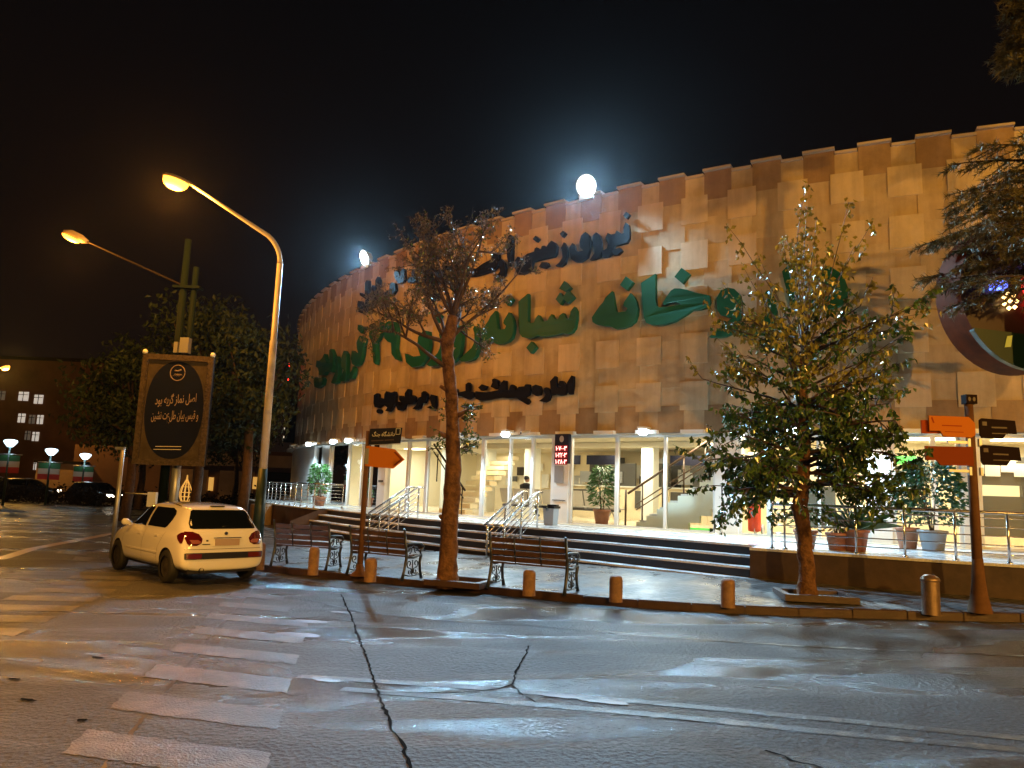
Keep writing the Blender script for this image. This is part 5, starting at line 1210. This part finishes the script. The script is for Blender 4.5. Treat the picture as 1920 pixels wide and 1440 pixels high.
# ------------------------------------------------------------------ cars
def build_car():
    t = thing("parked_car", (0, 0, 0), "small white hatchback parked at the kerb beside the left bench", "car")
    #  u, zbot, zbelt, ztop, wbody, wroof
    ST = [(-.64, .29, .62, .70, .60, .50), (-.625, .265, .66, .78, .70, .56), (-.60, .25, .72, .90, .755, .58), (-.56, .235, .80, .97, .785, .60), (-.50, .235, .87, 1.02, .80, .605), (-.42, .23, .90, 1.12, .81, .60), (-.33, .23, .91, 1.225, .815, .595), (-.24, .23, .915, 1.32, .818, .59), (-.14, .23, .92, 1.385, .82, .585), (-.02, .23, .92, 1.405, .822, .585), (.25, .225, .915, 1.422, .825, .585), (.6, .22, .91, 1.43, .826, .585), (1.0, .22, .90, 1.43, .826, .585), (1.3, .22, .89, 1.415, .826, .58), (1.55, .22, .88, 1.375, .826, .57), (1.75, .22, .875, 1.29, .826, .565), (1.95, .22, .87, 1.17, .824, .57), (2.12, .22, .865, 1.05, .822, .60), (2.25, .22, .86, .945, .82, .66), (2.4, .22, .84, .905, .815, .68), (2.6, .22, .80, .865, .805, .66), (2.85, .22, .73, .80, .775, .62), (3.05, .23, .64, .70, .70, .52), (3.15, .27, .55, .60, .60, .44), (3.19, .33, .48, .52, .50, .36)]
    rings = []
    for (u, zb, zs, zt, wb, wt) in ST:
        h = zs-zb
        half = [(0, zb), (.72*wb, zb), (.94*wb, zb+.05), (.985*wb, zb+.30*h), (1.0*wb, zb+.55*h), (.985*wb, zb+.80*h), (.955*wb, zb+.93*h), (.925*wb, zs)]
        w2 = .925*wb
        for k in (.25, .5, .75): half.append((w2+(wt-w2)*k+.02*sin(pi*k), zs+(zt-.075*min(1, (zt-zs)/.3)-zs)*k))
        half += [(wt, zt-.075*min(1, (zt-zs)/.3)), (wt*.93, zt-.035*min(1, (zt-zs)/.3)), (wt*.7, zt-.012), (wt*.35, zt-.002), (0, zt)]
        rings.append([(u, v, z) for v, z in half]+[(u, -v, z) for v, z in half[-2:0:-1]])
    n = len(rings[0]); bm = bmesh.new(); vv = [[bm.verts.new(p) for p in r] for r in rings]
    for a, b_ in zip(vv, vv[1:]):
        for j in range(n): bm.faces.new((a[j], a[(j+1) % n], b_[(j+1) % n], b_[j]))
    bm.faces.new(vv[0][::-1]); bm.faces.new(vv[-1])
    bmesh.ops.recalc_face_normals(bm, faces=bm.faces); me = bpy.data.meshes.new("body"); bm.to_mesh(me); bm.free()
    body = bpy.data.objects.new("body", me); COL.objects.link(body)
    ss = body.modifiers.new("ss", 'SUBSURF'); ss.levels = ss.render_levels = 2
    cut = MB()
    for u in (0, 2.44):
        for s in (-1, 1): cut.tube([(u, s*.52, .30), (u, s*.95, .30)], .335, 40)
    co = cut.build("cut", "car_trim"); bo = body.modifiers.new("b", 'BOOLEAN'); bo.operation = 'DIFFERENCE'; bo.object = co; bo.solver = 'EXACT'
    bpy.context.view_layer.update(); dg = bpy.context.evaluated_depsgraph_get(); m2 = bpy.data.meshes.new_from_object(body.evaluated_get(dg))
    body.modifiers.clear(); body.data = m2; bpy.data.objects.remove(co); m2.materials.clear(); m2.materials.append(M["car_paint"]); m2.materials.append(M["car_trim"])
    for pl in m2.polygons:
        pl.use_smooth = True; c = pl.center; pl.material_index = 0
        for u in (0, 2.44):
            if hypot(c.x-u, c.z-.30) < .337 and abs(c.y) < .83 and abs(c.y) > .5 and (abs(pl.normal.y) < .6 or abs(c.y) < .56): pl.material_index = 1
    m2.set_sharp_from_angle(angle=radians(40))
    attach(body, t)
    bvh = BVHTree.FromPolygons([v.co for v in m2.vertices], [tuple(p_.vertices) for p_ in m2.polygons])
    def patch(name, rows, proj, m_, off=.004, cols=14, par=None, thick=0.0):
        """rows: (height, a_left, a_right); proj(a, z) -> (origin, direction)"""
        dense = []
        for (z0, l0, r0_), (z1, l1, r1) in zip(rows, rows[1:]):
            k = 4
            for i in range(k): w = i/k; dense.append((z0+(z1-z0)*w, l0+(l1-l0)*w, r0_+(r1-r0_)*w))
        dense.append(rows[-1]); P = []
        for z, l, r_ in dense:
            for j in range(cols+1):
                o_, d_ = proj(l+(r_-l)*j/cols, z); hit = bvh.ray_cast(Vector(o_), Vector(d_))
                aa = l+(r_-l)*j/cols; mid = (l+r_)/2; n_ = 0
                while not hit[0] and n_ < 40:
                    n_ += 1; aa += (mid-aa)*.08; o_, d_ = proj(aa, z); hit = bvh.ray_cast(Vector(o_), Vector(d_))
                q = hit[0]
                P.append(q+(hit[1] if hit[0] else Vector((0, 0, 0)))*off)
        c_ = cols+1; f = MB(); f.add(P, [(i*c_+j, i*c_+j+1, (i+1)*c_+j+1, (i+1)*c_+j) for i in range(len(dense)-1) for j in range(cols)], True)
        return f.build(name, m_, par or t)
    rear = lambda a, z: ((-3, a, z), (1, 0, 0)); left = lambda a, z: ((a, 3, z), (0, -1, 0)); right = lambda a, z: ((a, -3, z), (0, 1, 0)); front = lambda a, z: ((5, a, z), (-1, 0, 0))
    gl = patch("rear_window", [(.985, -.57, .57), (1.0, -.62, .62), (1.08, -.615, .615), (1.2, -.57, .57), (1.29, -.53, .53), (1.315, -.49, .49)], rear, "car_glass", .004, 20)
    f = MB(); f.tube([(-.50, .04, 1.02), (-.455, -.25, 1.06), (-.43, -.43, 1.05)], .010, 5); f.build("rear_wiper", "car_trim", t)
    for s, pj in ((1, left), (-1, right)):
        patch("side_window", [(.955, 1.22, 2.13), (1.0, 1.22, 2.06), (1.12, 1.215, 1.88), (1.24, 1.21, 1.68), (1.315, 1.2, 1.5)], pj, "car_glass", .004, 10)
        patch("side_window", [(.965, .30, 1.13), (1.0, .22, 1.13), (1.12, .12, 1.13), (1.22, .10, 1.125), (1.28, .16, 1.12), (1.325, .34, 1.11)], pj, "car_glass", .004, 10)
        patch("door_handle", [(.80, .48, .62), (.83, .48, .62)], pj, "car_paint", .02, 4); patch("door_handle", [(.79, 1.3, 1.45), (.82, 1.3, 1.45)], pj, "car_paint", .02, 4)
        for u in (.22, 1.16, 2.18):
            patch("door_gap", [(.34, u+(.25 if u < .5 else 0), u+.006+(.25 if u < .5 else 0)), (.6, u+(.18 if u < .5 else 0), u+.007+(.18 if u < .5 else 0)), (.90, u-.03, u-.023)], pj, "car_trim", .002, 1)
        patch("tail_light_side", [(.74, -.545, -.50), (.80, -.535, -.40), (.86, -.52, -.33), (.90, -.50, -.37), (.925, -.48, -.43)], pj, "tail_red", .008, 8)
        patch("rub_strip", [(.50, .42, 2.02), (.53, .42, 2.02)], pj, "car_paint", .012, 10)
        f = MB(); f.tube([(1.95, s*.76, .95), (1.93, s*.86, .99), (1.93, s*.92, .99), (1.93, s*.95, .99)], [.03, .065, .065, .03], 10); f.build("wing_mirror", "car_paint", t)
        patch("headlight", [(.56, s*.30, s*.60), (.64, s*.28, s*.66), (.70, s*.33, s*.66)], front, "chrome", .006, 6)
        tl = patch("tail_light", [(.70, s*.54, s*.66), (.74, s*.46, s*.70), (.82, s*.44, s*.725), (.90, s*.50, s*.725), (.94, s*.60, s*.71)], rear, "tail_red", .008, 8)
        patch("reverse_lens", [(.735, s*.48, s*.62), (.77, s*.47, s*.64), (.80, s*.52, s*.66)], rear, "tail_clear", .011, 6, tl)
        patch("rear_reflector", [(.475, s*.44, s*.70), (.56, s*.44, s*.71)], rear, "tail_amber", .016, 6)
    patch("windscreen", [(.97, -.66, .66), (1.1, -.6, .6), (1.25, -.56, .56), (1.34, -.52, .52)], front, "car_glass", .004, 12)
    patch("bumper_strip", [(.46, -.70, .70), (.47, -.73, .73), (.565, -.735, .735), (.575, -.71, .71)], rear, "car_trim", .010, 20)
    patch("bumper_gap", [(.632, -.74, .74), (.640, -.74, .74)], rear, "car_trim", .003, 20)
    pl = patch("plate_recess", [(.685, -.31, .27), (.825, -.31, .27)], rear, "car_paint", .006, 4)
    f = MB(); f.box((-.645, -.02, .755), (.012, .46, .12)); f.build("number_plate", "plate_blank", t)
    f = MB(); f.box((-.64, -.02, .835), (.02, .52, .014)); f.build("plate_light_bar", "chrome", t)
    f = MB(); f.prism([(.035*cos(i*pi/6), .91+.03*sin(i*pi/6)) for i in range(12)], lambda x, y: (-.60, x, y), lambda x, y: (-.612, x, y)); f.build("badge", "chrome", t)
    f = MB(); f.prism([(.30, .715), (.44, .715), (.44, .73), (.30, .73)], lambda x, y: (-.615, x, y), lambda x, y: (-.64, x, y)); f.prism([(.33, .77), (.37, .77), (.37, .80), (.33, .80)], lambda x, y: (-.6, x, y), lambda x, y: (-.625, x, y)); f.build("model_badge", "car_trim", t)
    f = MB(); f.box((-.155, 0, 1.383), (.05, .26, .018)); f.build("high_brake_light", "car_trim", t)
    f = MB(); f.tube([(-.66, .42, .27), (-.45, .42, .28)], .04, 12, False); f.build("exhaust", "car_trim", t)
    f = MB(); f.box((.9, 0, .27), (3.0, 1.3, .12)); f.build("underbody", "car_trim", t)
    f = MB(); f.tube([(.9, .56, 1.43), (.35, .58, 1.405), (.1, .57, 1.37)], .008, 5); f.build("roof_strip", "car_trim", t)
    for u in (0, 2.44):
        for s in (-1, 1):
            wt = MB(); prof = [(.19, -.085), (.27, -.085), (.295, -.06), (.30, 0), (.295, .06), (.27, .085), (.19, .085)]; N = 28; P = []
            for r_, o_ in prof:
                for j in range(N): a = 2*pi*j/N; P.append((u+r_*cos(a), s*(.735+o_), .30+r_*sin(a)))
            wt.add(P, [(i*N+j, i*N+(j+1) % N, (i+1)*N+(j+1) % N, (i+1)*N+j) for i in range(len(prof)-1) for j in range(N)], True); w = wt.build("wheel", "tyre", t)
            rm = MB(); prof = [(.195, .06), (.17, .045), (.06, .06), (.045, .075), (.001, .075)]; P = []
            for r_, o_ in prof:
                for j in range(N): a = 2*pi*j/N; k = 1+(.06 if (j % 4 < 2 and .05 < r_ < .18) else 0); P.append((u+r_*k*cos(a), s*(.735+o_*k), .30+r_*k*sin(a)))
            rm.add(P, [(i*N+j, i*N+(j+1) % N, (i+1)*N+(j+1) % N, (i+1)*N+j) for i in range(len(prof)-1) for j in range(N)], True); attach_part(rm.build("rim", "rim_grey", t), w)
    return t
car = build_car()
car.scale = (.97, .97, .97)
car.location = (-5.42, 14.0, .0); car.rotation_euler = (0, 0, radians(90+46))
# the same body shape in dark paint for the traffic across the square
def far_car(loc, rz, label, paint_):
    c = copy_tree(car); c.location = loc; c.rotation_euler = (0, 0, rz); c.name = "distant_car"
    tag(c, label, "car", "distant cars across the square")
    for ch in c.children:
        if ch.type == 'MESH' and ch.data.materials and ch.data.materials[0].name == "car_paint":
            ch.material_slots[0].link = 'OBJECT'; ch.material_slots[0].material = M[paint_]
        if ch.name.startswith("headlight"):
            ch.material_slots[0].link = 'OBJECT'; ch.material_slots[0].material = M["car_headlight"]
    return c
far_car((-38.6, 57, 0), radians(-62), "dark distant car with both headlights on at the left frame edge", "car_paint_dark")
far_car((-33.0, 50, 0), radians(20), "dark distant car side on, left of the second flag lamp", "car_paint_dark")
far_car((-25.5, 45.5, 0), radians(-25), "distant car catching orange light below the third flag lamp", "car_paint_dark")
far_car((-44, 62, 0), radians(-70), "distant car with headlights half hidden by the hedge at far left", "car_paint_dark")
far_car((-29, 60, 0), radians(-75), "distant car with headlights on between the second and third flag lamps", "car_paint_dark")
far_car((-13.4, 52, 0), radians(100), "distant car with a red tail light glimpsed past the lamp post foot", "car_paint_dark")

# ------------------------------------------------------------------ trees
def leaves_obj(lf, name, m_, parent): return lf.build(name, m_, parent)
def rough_trunk(P, R, r):                                    # knots and swellings along a trunk
    Q, S = [], []
    for i in range(len(P)-1):
        for k in range(4):
            t = k/4; a = P[i].lerp(P[i+1], t); j = 0 if (i == 0 and k == 0) else .012
            Q.append(a+Vector((r.uniform(-j, j), r.uniform(-j, j), 0))); S.append((R[i]+(R[i+1]-R[i])*t)*r.uniform(.93, 1.09))
    Q.append(P[-1]); S.append(R[-1]); return Q, S
def bare_tree():
    r = random.Random(21); b0 = Vector((-1.02, 13.62, .1)); t = thing("bare_tree", b0, "nearly bare tree with a thick pruned brown trunk and shrivelled leaves before the lettering", "tree")
    tr = MB(); P = [b0, b0+Vector((.0, 0, .3)), b0+Vector((-.01, 0, 1.0)), b0+Vector((.02, 0, 1.7)), b0+Vector((.0, 0, 2.4)), b0+Vector((-.06, 0, 3.2)), b0+Vector((-.16, 0, 3.9)), b0+Vector((-.22, 0, 4.4)), b0+Vector((-.12, 0, 4.9))]
    tr.tube(*rough_trunk(P, [.215, .175, .145, .15, .125, .115, .11, .12, .10], r), 18)
    for a, z, L in ((-.2, 3.05, .2), (2.9, 2.65, .14), (3.3, 3.5, .15), (.2, 2.2, .08), (2.6, 1.2, .06)):
        q = b0+Vector((cos(a)*.1-.05, 0, z)); tr.tube([q, q+Vector((cos(a)*L, -.05, L*.5))], [.05, .03], 8)
    limbs = MB(); tw = MB(); lf = MB(); lg = MB(); tips = []
    starts = [(P[7], Vector((-.7, .1, .75))), (P[8], Vector((.45, -.1, .95))), (P[8], Vector((.15, .2, 1.0))), (P[8], Vector((-.35, -.3, 1.0))), (P[7], Vector((.5, .2, .6))), (P[6], Vector((-.95, -.2, .5))), (P[7], Vector((-1, -.1, .35))), (P[8], Vector((-.6, .1, .9))), (P[7], Vector((-.25, .7, .5))), (P[8], Vector((.3, -.65, .7))), (P[7], Vector((.3, .7, .6)))]
    def grow(p, d, L, rad, depth):
        k = 5; pts = [p]; dd = d.normalized()
        for i in range(k):
            dd = (dd+rvec(r)*.22+Vector((0, 0, .05))).normalized(); pts.append(pts[-1]+dd*L/k)
        (limbs if depth < 2 else tw).tube(pts, [rad*(1-.6*i/k) for i in range(k+1)], 6 if depth < 2 else 3, False)
        if depth >= 2 and r.random() < .62:
            for i in range(r.randrange(2, 6)):
                q = pts[r.randrange(1, k+1)]; low = q.z < 5.0
                leaf(lg if (r.random() < (.55 if low and q.x > -1.2 else .12)) else lf, q+rvec(r)*.04, rvec(r)+Vector((0, 0, -.5)), r.uniform(.045, .085), r.uniform(.02, .04))
        if depth < 4:
            for i in range((4, 5, 4, 3)[depth]):
                q = pts[r.randrange(2 if depth < 2 else 1, k+1)]; nd = (dd*.55+rvec(r)*.95+Vector((0, 0, .12 if depth < 2 else .1))).normalized(); grow(q, nd, L*r.uniform(.42, .66), rad*.5, depth+1)
    for p, d in starts: grow(p, d, r.uniform(1.0, 1.45), .045, 0)
    for i in range(70):                                     # leafy shoots on the trunk
        z = r.choice([2.55, 2.7, 3.0, 3.2, 2.45]); a = r.uniform(-.7, .5) if r.random() < .8 else r.uniform(2.6, 3.4); q = b0+Vector((cos(a)*.13, sin(a)*.13-.03, z)); e = q+Vector((cos(a)*r.uniform(.1, .38), r.uniform(-.25, .1), r.uniform(-.12, .2))); tw.tube([q, e], .006, 3, False)
        for j in range(5): leaf(lg, q.lerp(e, r.uniform(.4, 1)), rvec(r), r.uniform(.05, .09), .04)
    o = tr.build("trunk", "bark_tan", t); lo = limbs.build("limb", "bark_dark", t); attach_part(tw.build("twigs", "twig_brown", t), lo)
    c = lf.build("crown", "leaf_dry", t); lg.build("crown", "leaf_green", t)
bare_tree()

def leafy_tree():
    r = random.Random(5); b0 = Vector((4.8, 12.15, .22)); t = thing("leafy_tree", b0, "leafy tree with a dense dark lower crown and thin upright yellowing shoots", "tree")
    tr = MB(); P = [b0, b0+Vector((0, 0, .5)), b0+Vector((-.03, 0, 1.0)), b0+Vector((-.10, 0, 1.5)), b0+Vector((-.02, 0, 2.2)), b0+Vector((.0, 0, 2.9)), b0+Vector((-.06, 0, 3.5)), b0+Vector((.05, 0, 4.3))]
    tr.tube(*rough_trunk(P, [.16, .125, .115, .12, .11, .10, .085, .06], r), 16)
    limbs = MB(); tw = MB(); lg = MB(); ly = MB()
    def shoot(p, d, L, rad, leafy, mbl, droop=0.0, sz=(.07, .12)):
        k = 6; pts = [p]; dd = d.normalized()
        for i in range(k):
            dd = (dd+rvec(r)*.13+Vector((0, 0, -droop))).normalized(); pts.append(pts[-1]+dd*L/k)
        (limbs if rad > .02 else tw).tube(pts, [rad*(1-.75*i/k) for i in range(k+1)], 6 if rad > .02 else 4, False)
        for i in range(leafy):
            u = r.uniform(.25, 1.0)*k; a = pts[int(min(u, k-1))]; b_ = pts[int(min(u, k-1))+1]; q = a.lerp(b_, u-int(min(u, k-1))); leaf(mbl, q+rvec(r)*.05, rvec(r)+Vector((0, 0, -.7)), r.uniform(*sz), r.uniform(.045, .08))
        return pts
    for i in range(46):                                      # lower dense skirt
        a = r.uniform(0, 2*pi); z = r.uniform(1.6, 3.2); el = r.uniform(-.1, .5); L = r.uniform(.9, 1.8)*(1 if z < 2.5 else .85)
        pts = shoot(b0+Vector((0, 0, z)), Vector((cos(a), sin(a), el)), L, .035, 28, lg, .035, (.08, .13))
        for j in range(6):
            q = pts[r.randrange(2, 7)]; shoot(q, Vector((cos(a), sin(a), 0))*.5+rvec(r), r.uniform(.35, .8), .012, 26, lg, .07, (.08, .13))
    for i in range(44):                                      # middle sparse limbs
        a = r.uniform(0, 2*pi); z = r.uniform(3.0, 4.3); L = r.uniform(1.0, 1.75); pts = shoot(b0+Vector((0, 0, z)), Vector((cos(a), sin(a), r.uniform(.05, .75))), L, .024, 20, ly if i % 3 else lg, -.01, (.085, .135))
        for j in range(4):
            q = pts[r.randrange(2, 7)]; shoot(q, Vector((cos(a), sin(a), .6))+rvec(r)*.8, r.uniform(.35, .75), .009, 12, ly if r.random() < .65 else lg, .0, (.085, .135))
    for i in range(20):                                      # upright thin shoots
        a = r.uniform(0, 2*pi); L = r.uniform(1.5, 2.7); sp = r.uniform(.05, .5)
        pts = shoot(b0+Vector((.02, 0, r.uniform(3.7, 4.3))), Vector((cos(a)*sp, sin(a)*sp, 1)), L, .015, 0, ly, -.02)
        for q, m_ in ((pts[3], 5), (pts[4], 9), (pts[5], 14), (pts[6], 12)):
            for j in range(m_): leaf(ly, q+Vector((r.uniform(-.07, .07), r.uniform(-.07, .07), r.uniform(-.22, .08))), rvec(r)+Vector((0, 0, -.6)), r.uniform(.075, .115), r.uniform(.06, .085))
    tr.build("trunk", "bark_tan", t); lo = limbs.build("limb", "bark_dark", t); attach_part(tw.build("twigs", "twig_brown", t), lo); lg.build("crown", "leaf_green", t); ly.build("crown", "leaf_yellow", t)
leafy_tree()

def pine():
    r = random.Random(9); b0 = Vector((9.1, 11.75, .3)); t = thing("pine_tree", b0, "pine tree with drooping needle boughs entering from the right frame edge", "tree")
    tr = MB(); tr.tube([b0, b0+Vector((0, 0, 5)), b0+Vector((.1, 0, 11.5))], [.24, .19, .05], 12); br = MB(); nd = MB()
    for i in range(100):
        z = 5.15+i*.06; a = pi+r.uniform(-.9, .9) if i % 2 else r.uniform(0, 2*pi); L = r.uniform(1.5, 2.5)*(1-.075*(z-5.0))*(1 if z < 8 else .5)
        if 7.5 < z < 9.2: continue
        d = Vector((cos(a), sin(a), .12)); p = b0+Vector((0, 0, z)); pts = [p]; k = 7
        for j in range(k): d = (d+Vector((0, 0, -.045))+rvec(r)*.05).normalized(); pts.append(pts[-1]+d*L/k)
        br.tube(pts, [.035*(1-.8*j/k) for j in range(k+1)], 5, False)
        for j in range(1, k+1):
            for s in (-1, 1):
                for q_ in range(2):
                    side = d.cross(Vector((0, 0, 1))).normalized()*s; dd = (d*.7+side*r.uniform(.3, .9)+Vector((0, 0, r.uniform(-.35, .05)))).normalized(); Ls = r.uniform(.3, .62)*(1.15-.5*j/k); q0 = pts[j-1].lerp(pts[j], r.random()); q1 = q0+dd*Ls+Vector((0, 0, -.06))
                    br.tube([q0, q1], .006, 3, False)
                    for m_ in range(44):
                        u = r.random(); q = q0.lerp(q1, u); n_ = (dd*.6+rvec(r)*.9+Vector((0, 0, -.1))).normalized(); w = n_.cross(rvec(r)).normalized()*.008; L2 = r.uniform(.08, .15); nd.add([q-w, q+w, q+n_*L2], [(0, 1, 2)])
    tr.build("trunk", "bark_dark", t); br.build("limb", "bark_dark", t); nd.build("crown", "needle", t)
pine()

def far_tree(b0, H_, spread, trunk_h, n, m_, label, seed):
    r = random.Random(seed); b0 = Vector(b0); t = thing("broadleaf_tree", b0, label, "tree", "dark trees across the side street"); tr = MB(); lf = MB()
    tr.tube([b0, b0+Vector((.1, 0, trunk_h*.6)), b0+Vector((.0, 0, trunk_h*1.4))], [.22, .17, .12], 10)
    cl = []
    for i in range(46):
        v = rvec(r); c = b0+Vector((v.x*spread, v.y*spread, trunk_h+(H_-trunk_h)*(.5+.5*v.z*.95))); cl.append((c, r.uniform(.5, 1.1)))
    for c, s in cl[:14]: tr.tube([b0+Vector((0, 0, trunk_h*1.2)), (b0+c)/2+Vector((0, 0, H_*.25)), c], [.09, .05, .015], 5, False)
    for c, s in cl:
        for i in range(n//46): v = rvec(r); leaf(lf, c+v*s, rvec(r)+Vector((0, 0, -.6)), r.uniform(.16, .3), r.uniform(.09, .17))
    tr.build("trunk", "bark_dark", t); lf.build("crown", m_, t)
far_tree((-11.6, 28, .1), 8.4, 2.6, 3.0, 5200, "leaf_far", "broad dark tree rising behind the billboard", 31)
far_tree((-9.3, 26.5, .1), 7.6, 1.6, 3.3, 4200, "leaf_far", "dark tree between the billboard and the lamp post", 32)
far_tree((-14.6, 29, .1), 7.0, 2.2, 2.8, 4200, "leaf_far", "dark tree at the left of the clump, lit orange from the far lamp", 33)
far_tree((-17.5, 42, .1), 10.5, 3.8, 2.6, 4600, "leaf_far", "tall dark tree at the back of the clump", 34)
far_tree((-19.2, 53, .1), 9, 3.0, 2.4, 3600, "leaf_far", "dark tree seen between the lamp post and the building's corner", 35)
far_tree((-19.5, 40, .1), 7.4, 2.6, 2.6, 3600, "leaf_far", "loose tree beyond the billboard's left edge", 36)

# ------------------------------------------------------------------ across the square
def hedge():
    r = random.Random(4); lf = MB()
    for i in range(7000):
        u = r.random(); c = Vector((-46+32*u, 47-4*u, 0)); leaf(lf, c+Vector((r.uniform(-.5, .5), r.uniform(-.6, .6), abs(r.gauss(.45, .28)))), rvec(r), .2, .13)
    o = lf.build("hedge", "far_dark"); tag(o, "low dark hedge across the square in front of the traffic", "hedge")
hedge()
def flag_lamp(x, y, H_, label):
    t = thing("flag_lamp_post", (x, y, 0), label, "street lamp", "globe lamps with paired flags")
    f = MB(); f.tube([(x, y, 0), (x, y, H_)], [.07, .05], 8); f.build("pole", "pole_green", t)
    f = MB(); f.lathe((x, y, H_), [(.12, -.05), (.22, .06), (.33, .22), (.30, .30), (.15, .34), (.001, .35)], 14); f.build("lamp_bowl", "cool_glow_far", t)
    light('POINT', "lamp", (x, y-.05, H_-.25), 14, COOL, .2, t)
    f = MB(); f.tube([(x-.7, y, H_-.45), (x+.7, y, H_-.45)], .025, 6); f.build("cross_bar", "galvanised", t)
    for s in (-1, 1):
        g = MB()
        for k in range(3):
            g.cur = k; z1 = H_-.5-k*.31; g.box((x+s*.34, y-.02, z1-.155), (.56, .03, .308))
        g.build("flag", ["flag_green", "flag_white", "flag_red"], t)
flag_lamp(-26.6, 40, 3.15, "white bowl lamp with two striped flags, leftmost of the three")
flag_lamp(-26.2, 43, 2.85, "white bowl lamp with two striped flags, middle of the three")
flag_lamp(-26.6, 47.2, 2.75, "white bowl lamp with two striped flags, rightmost of the three")
def office():
    t = thing("office_block", (-62, 92, 0), "dark brown office block with a few lit windows far left", "building")
    f = MB(); f.box((-64, 97, 7.8), (26, 10, 15.6)); f.build("wall", "far_wall", t)
    f = MB(); f.box((-64, 97, 15.75), (26.6, 10.6, .4)); f.build("roof", "far_dark", t)
    for (x, z, w, m_) in ((-60.3, 11.0, 1.7, "window_lit"), (-58.4, 10.7, 1.5, "window_lit"), (-60.2, 8.3, 1.2, "window_lit"), (-58.9, 8.2, 1.0, "window_dim"), (-57.9, 8.2, 1.0, "window_lit"), (-59.2, 6.2, .9, "window_dim"), (-58.2, 6.1, 1.1, "window_lit"), (-66, 8.2, 1.1, "window_dim"), (-68, 11, 1.1, "window_dim"), (-64, 6.2, 1.1, "window_dim"), (-63, 11, 1.1, "window_dim"), (-57.8, 2.6, .5, "window_lit")):
        g = MB(); g.box((x, 91.96, z), (w*.7, .12, 1.1)); o = g.build("window", m_, t)
        g = MB(); g.box((x, 91.87, z+.2), (w*.72, .05, .07)); g.box((x, 91.865, z), (.07, .05, 1.15)); attach_part(g.build("window_frame", "far_dark", t), o)
office()
def shops():
    t = thing("shop_row", (-19, 56, 0), "low row of shops with a pale fascia beyond the billboard", "building")
    f = MB(); f.box((-21, 60, 2.0), (24, 6, 4.0)); f.build("wall", "far_wall", t)
    f = MB(); f.box((-19.5, 56.9, 3.25), (14, .3, .9)); o = f.build("fascia", "far_wall_tan", t)
    for x in (-24, -20.5, -17, -13.5):
        g = MB(); g.box((x, 56.93, 1.3), (2.6, .1, 2.3)); g.build("shutter", "far_dark" if x > -19 else "far_wall_tan", t)
    for x, z, w, h in ((-19.0, 1.6, .5, .9), (-15.6, 1.9, .3, .4), (-22.4, 1.4, .35, 1.0), (-12.0, 2.4, .5, .25)):
        g = MB(); g.box((x, 56.9, z), (w, .1, h)); g.build("lit_window", "lattice_gold", t)
    t = thing("kiosk", (-36, 55, 0), "pale low kiosk behind the flag lamps", "kiosk")
    f = MB(); f.box((-33.5, 57, 1.25), (3.2, 2, 2.5)); f.build("wall", "far_wall_tan", t)
    f = MB(); f.box((-33.5, 57, 2.6), (3.5, 2.3, .2)); f.build("roof", "far_dark", t)
shops()
def dome():
    p = Vector((-14.9, 35, 0)); t = thing("lattice_ornament", p, "glowing golden onion shaped lattice ornament behind the billboard's foot", "ornament")
    f = MB(); prof = [(.18, .75), (.26, .95), (.27, 1.15), (.2, 1.4), (.1, 1.6), (.03, 1.75), (.01, 1.95)]
    for j in range(9): a = 2*pi*j/9; f.tube([p+Vector((r_*cos(a), r_*sin(a), z)) for r_, z in prof], .018, 5)
    for r_, z in prof[:5]: f.tube([p+Vector((r_*cos(a), r_*sin(a), z)) for a in [2*pi*i/20 for i in range(21)]], .014, 5)
    f.build("lattice", "lattice_gold", t)
    f = MB(); f.box(p+Vector((0, 0, .37)), (.6, .6, .74)); f.build("plinth", "far_dark", t)
dome()

# ------------------------------------------------------------------ thin haze added to give the lamps halos, standing in for lens glare
def haze():
    mt = bpy.data.materials.new("halo_haze"); mt.use_nodes = True; n = mt.node_tree.nodes; l = mt.node_tree.links
    n.remove(n["Principled BSDF"]); v = n.new("ShaderNodeVolumePrincipled"); v.inputs["Color"].default_value = (.9, .92, .95, 1); v.inputs["Density"].default_value = .00011; v.inputs["Anisotropy"].default_value = .9
    l.new(v.outputs[0], n["Material Output"].inputs["Volume"]); MATS["halo_haze"] = mt
    f = MB(); f.box((0, 60, 7.4), (260, 260, 17.0)); tag(f.build("haze", "halo_haze"), kind="stuff")
haze()
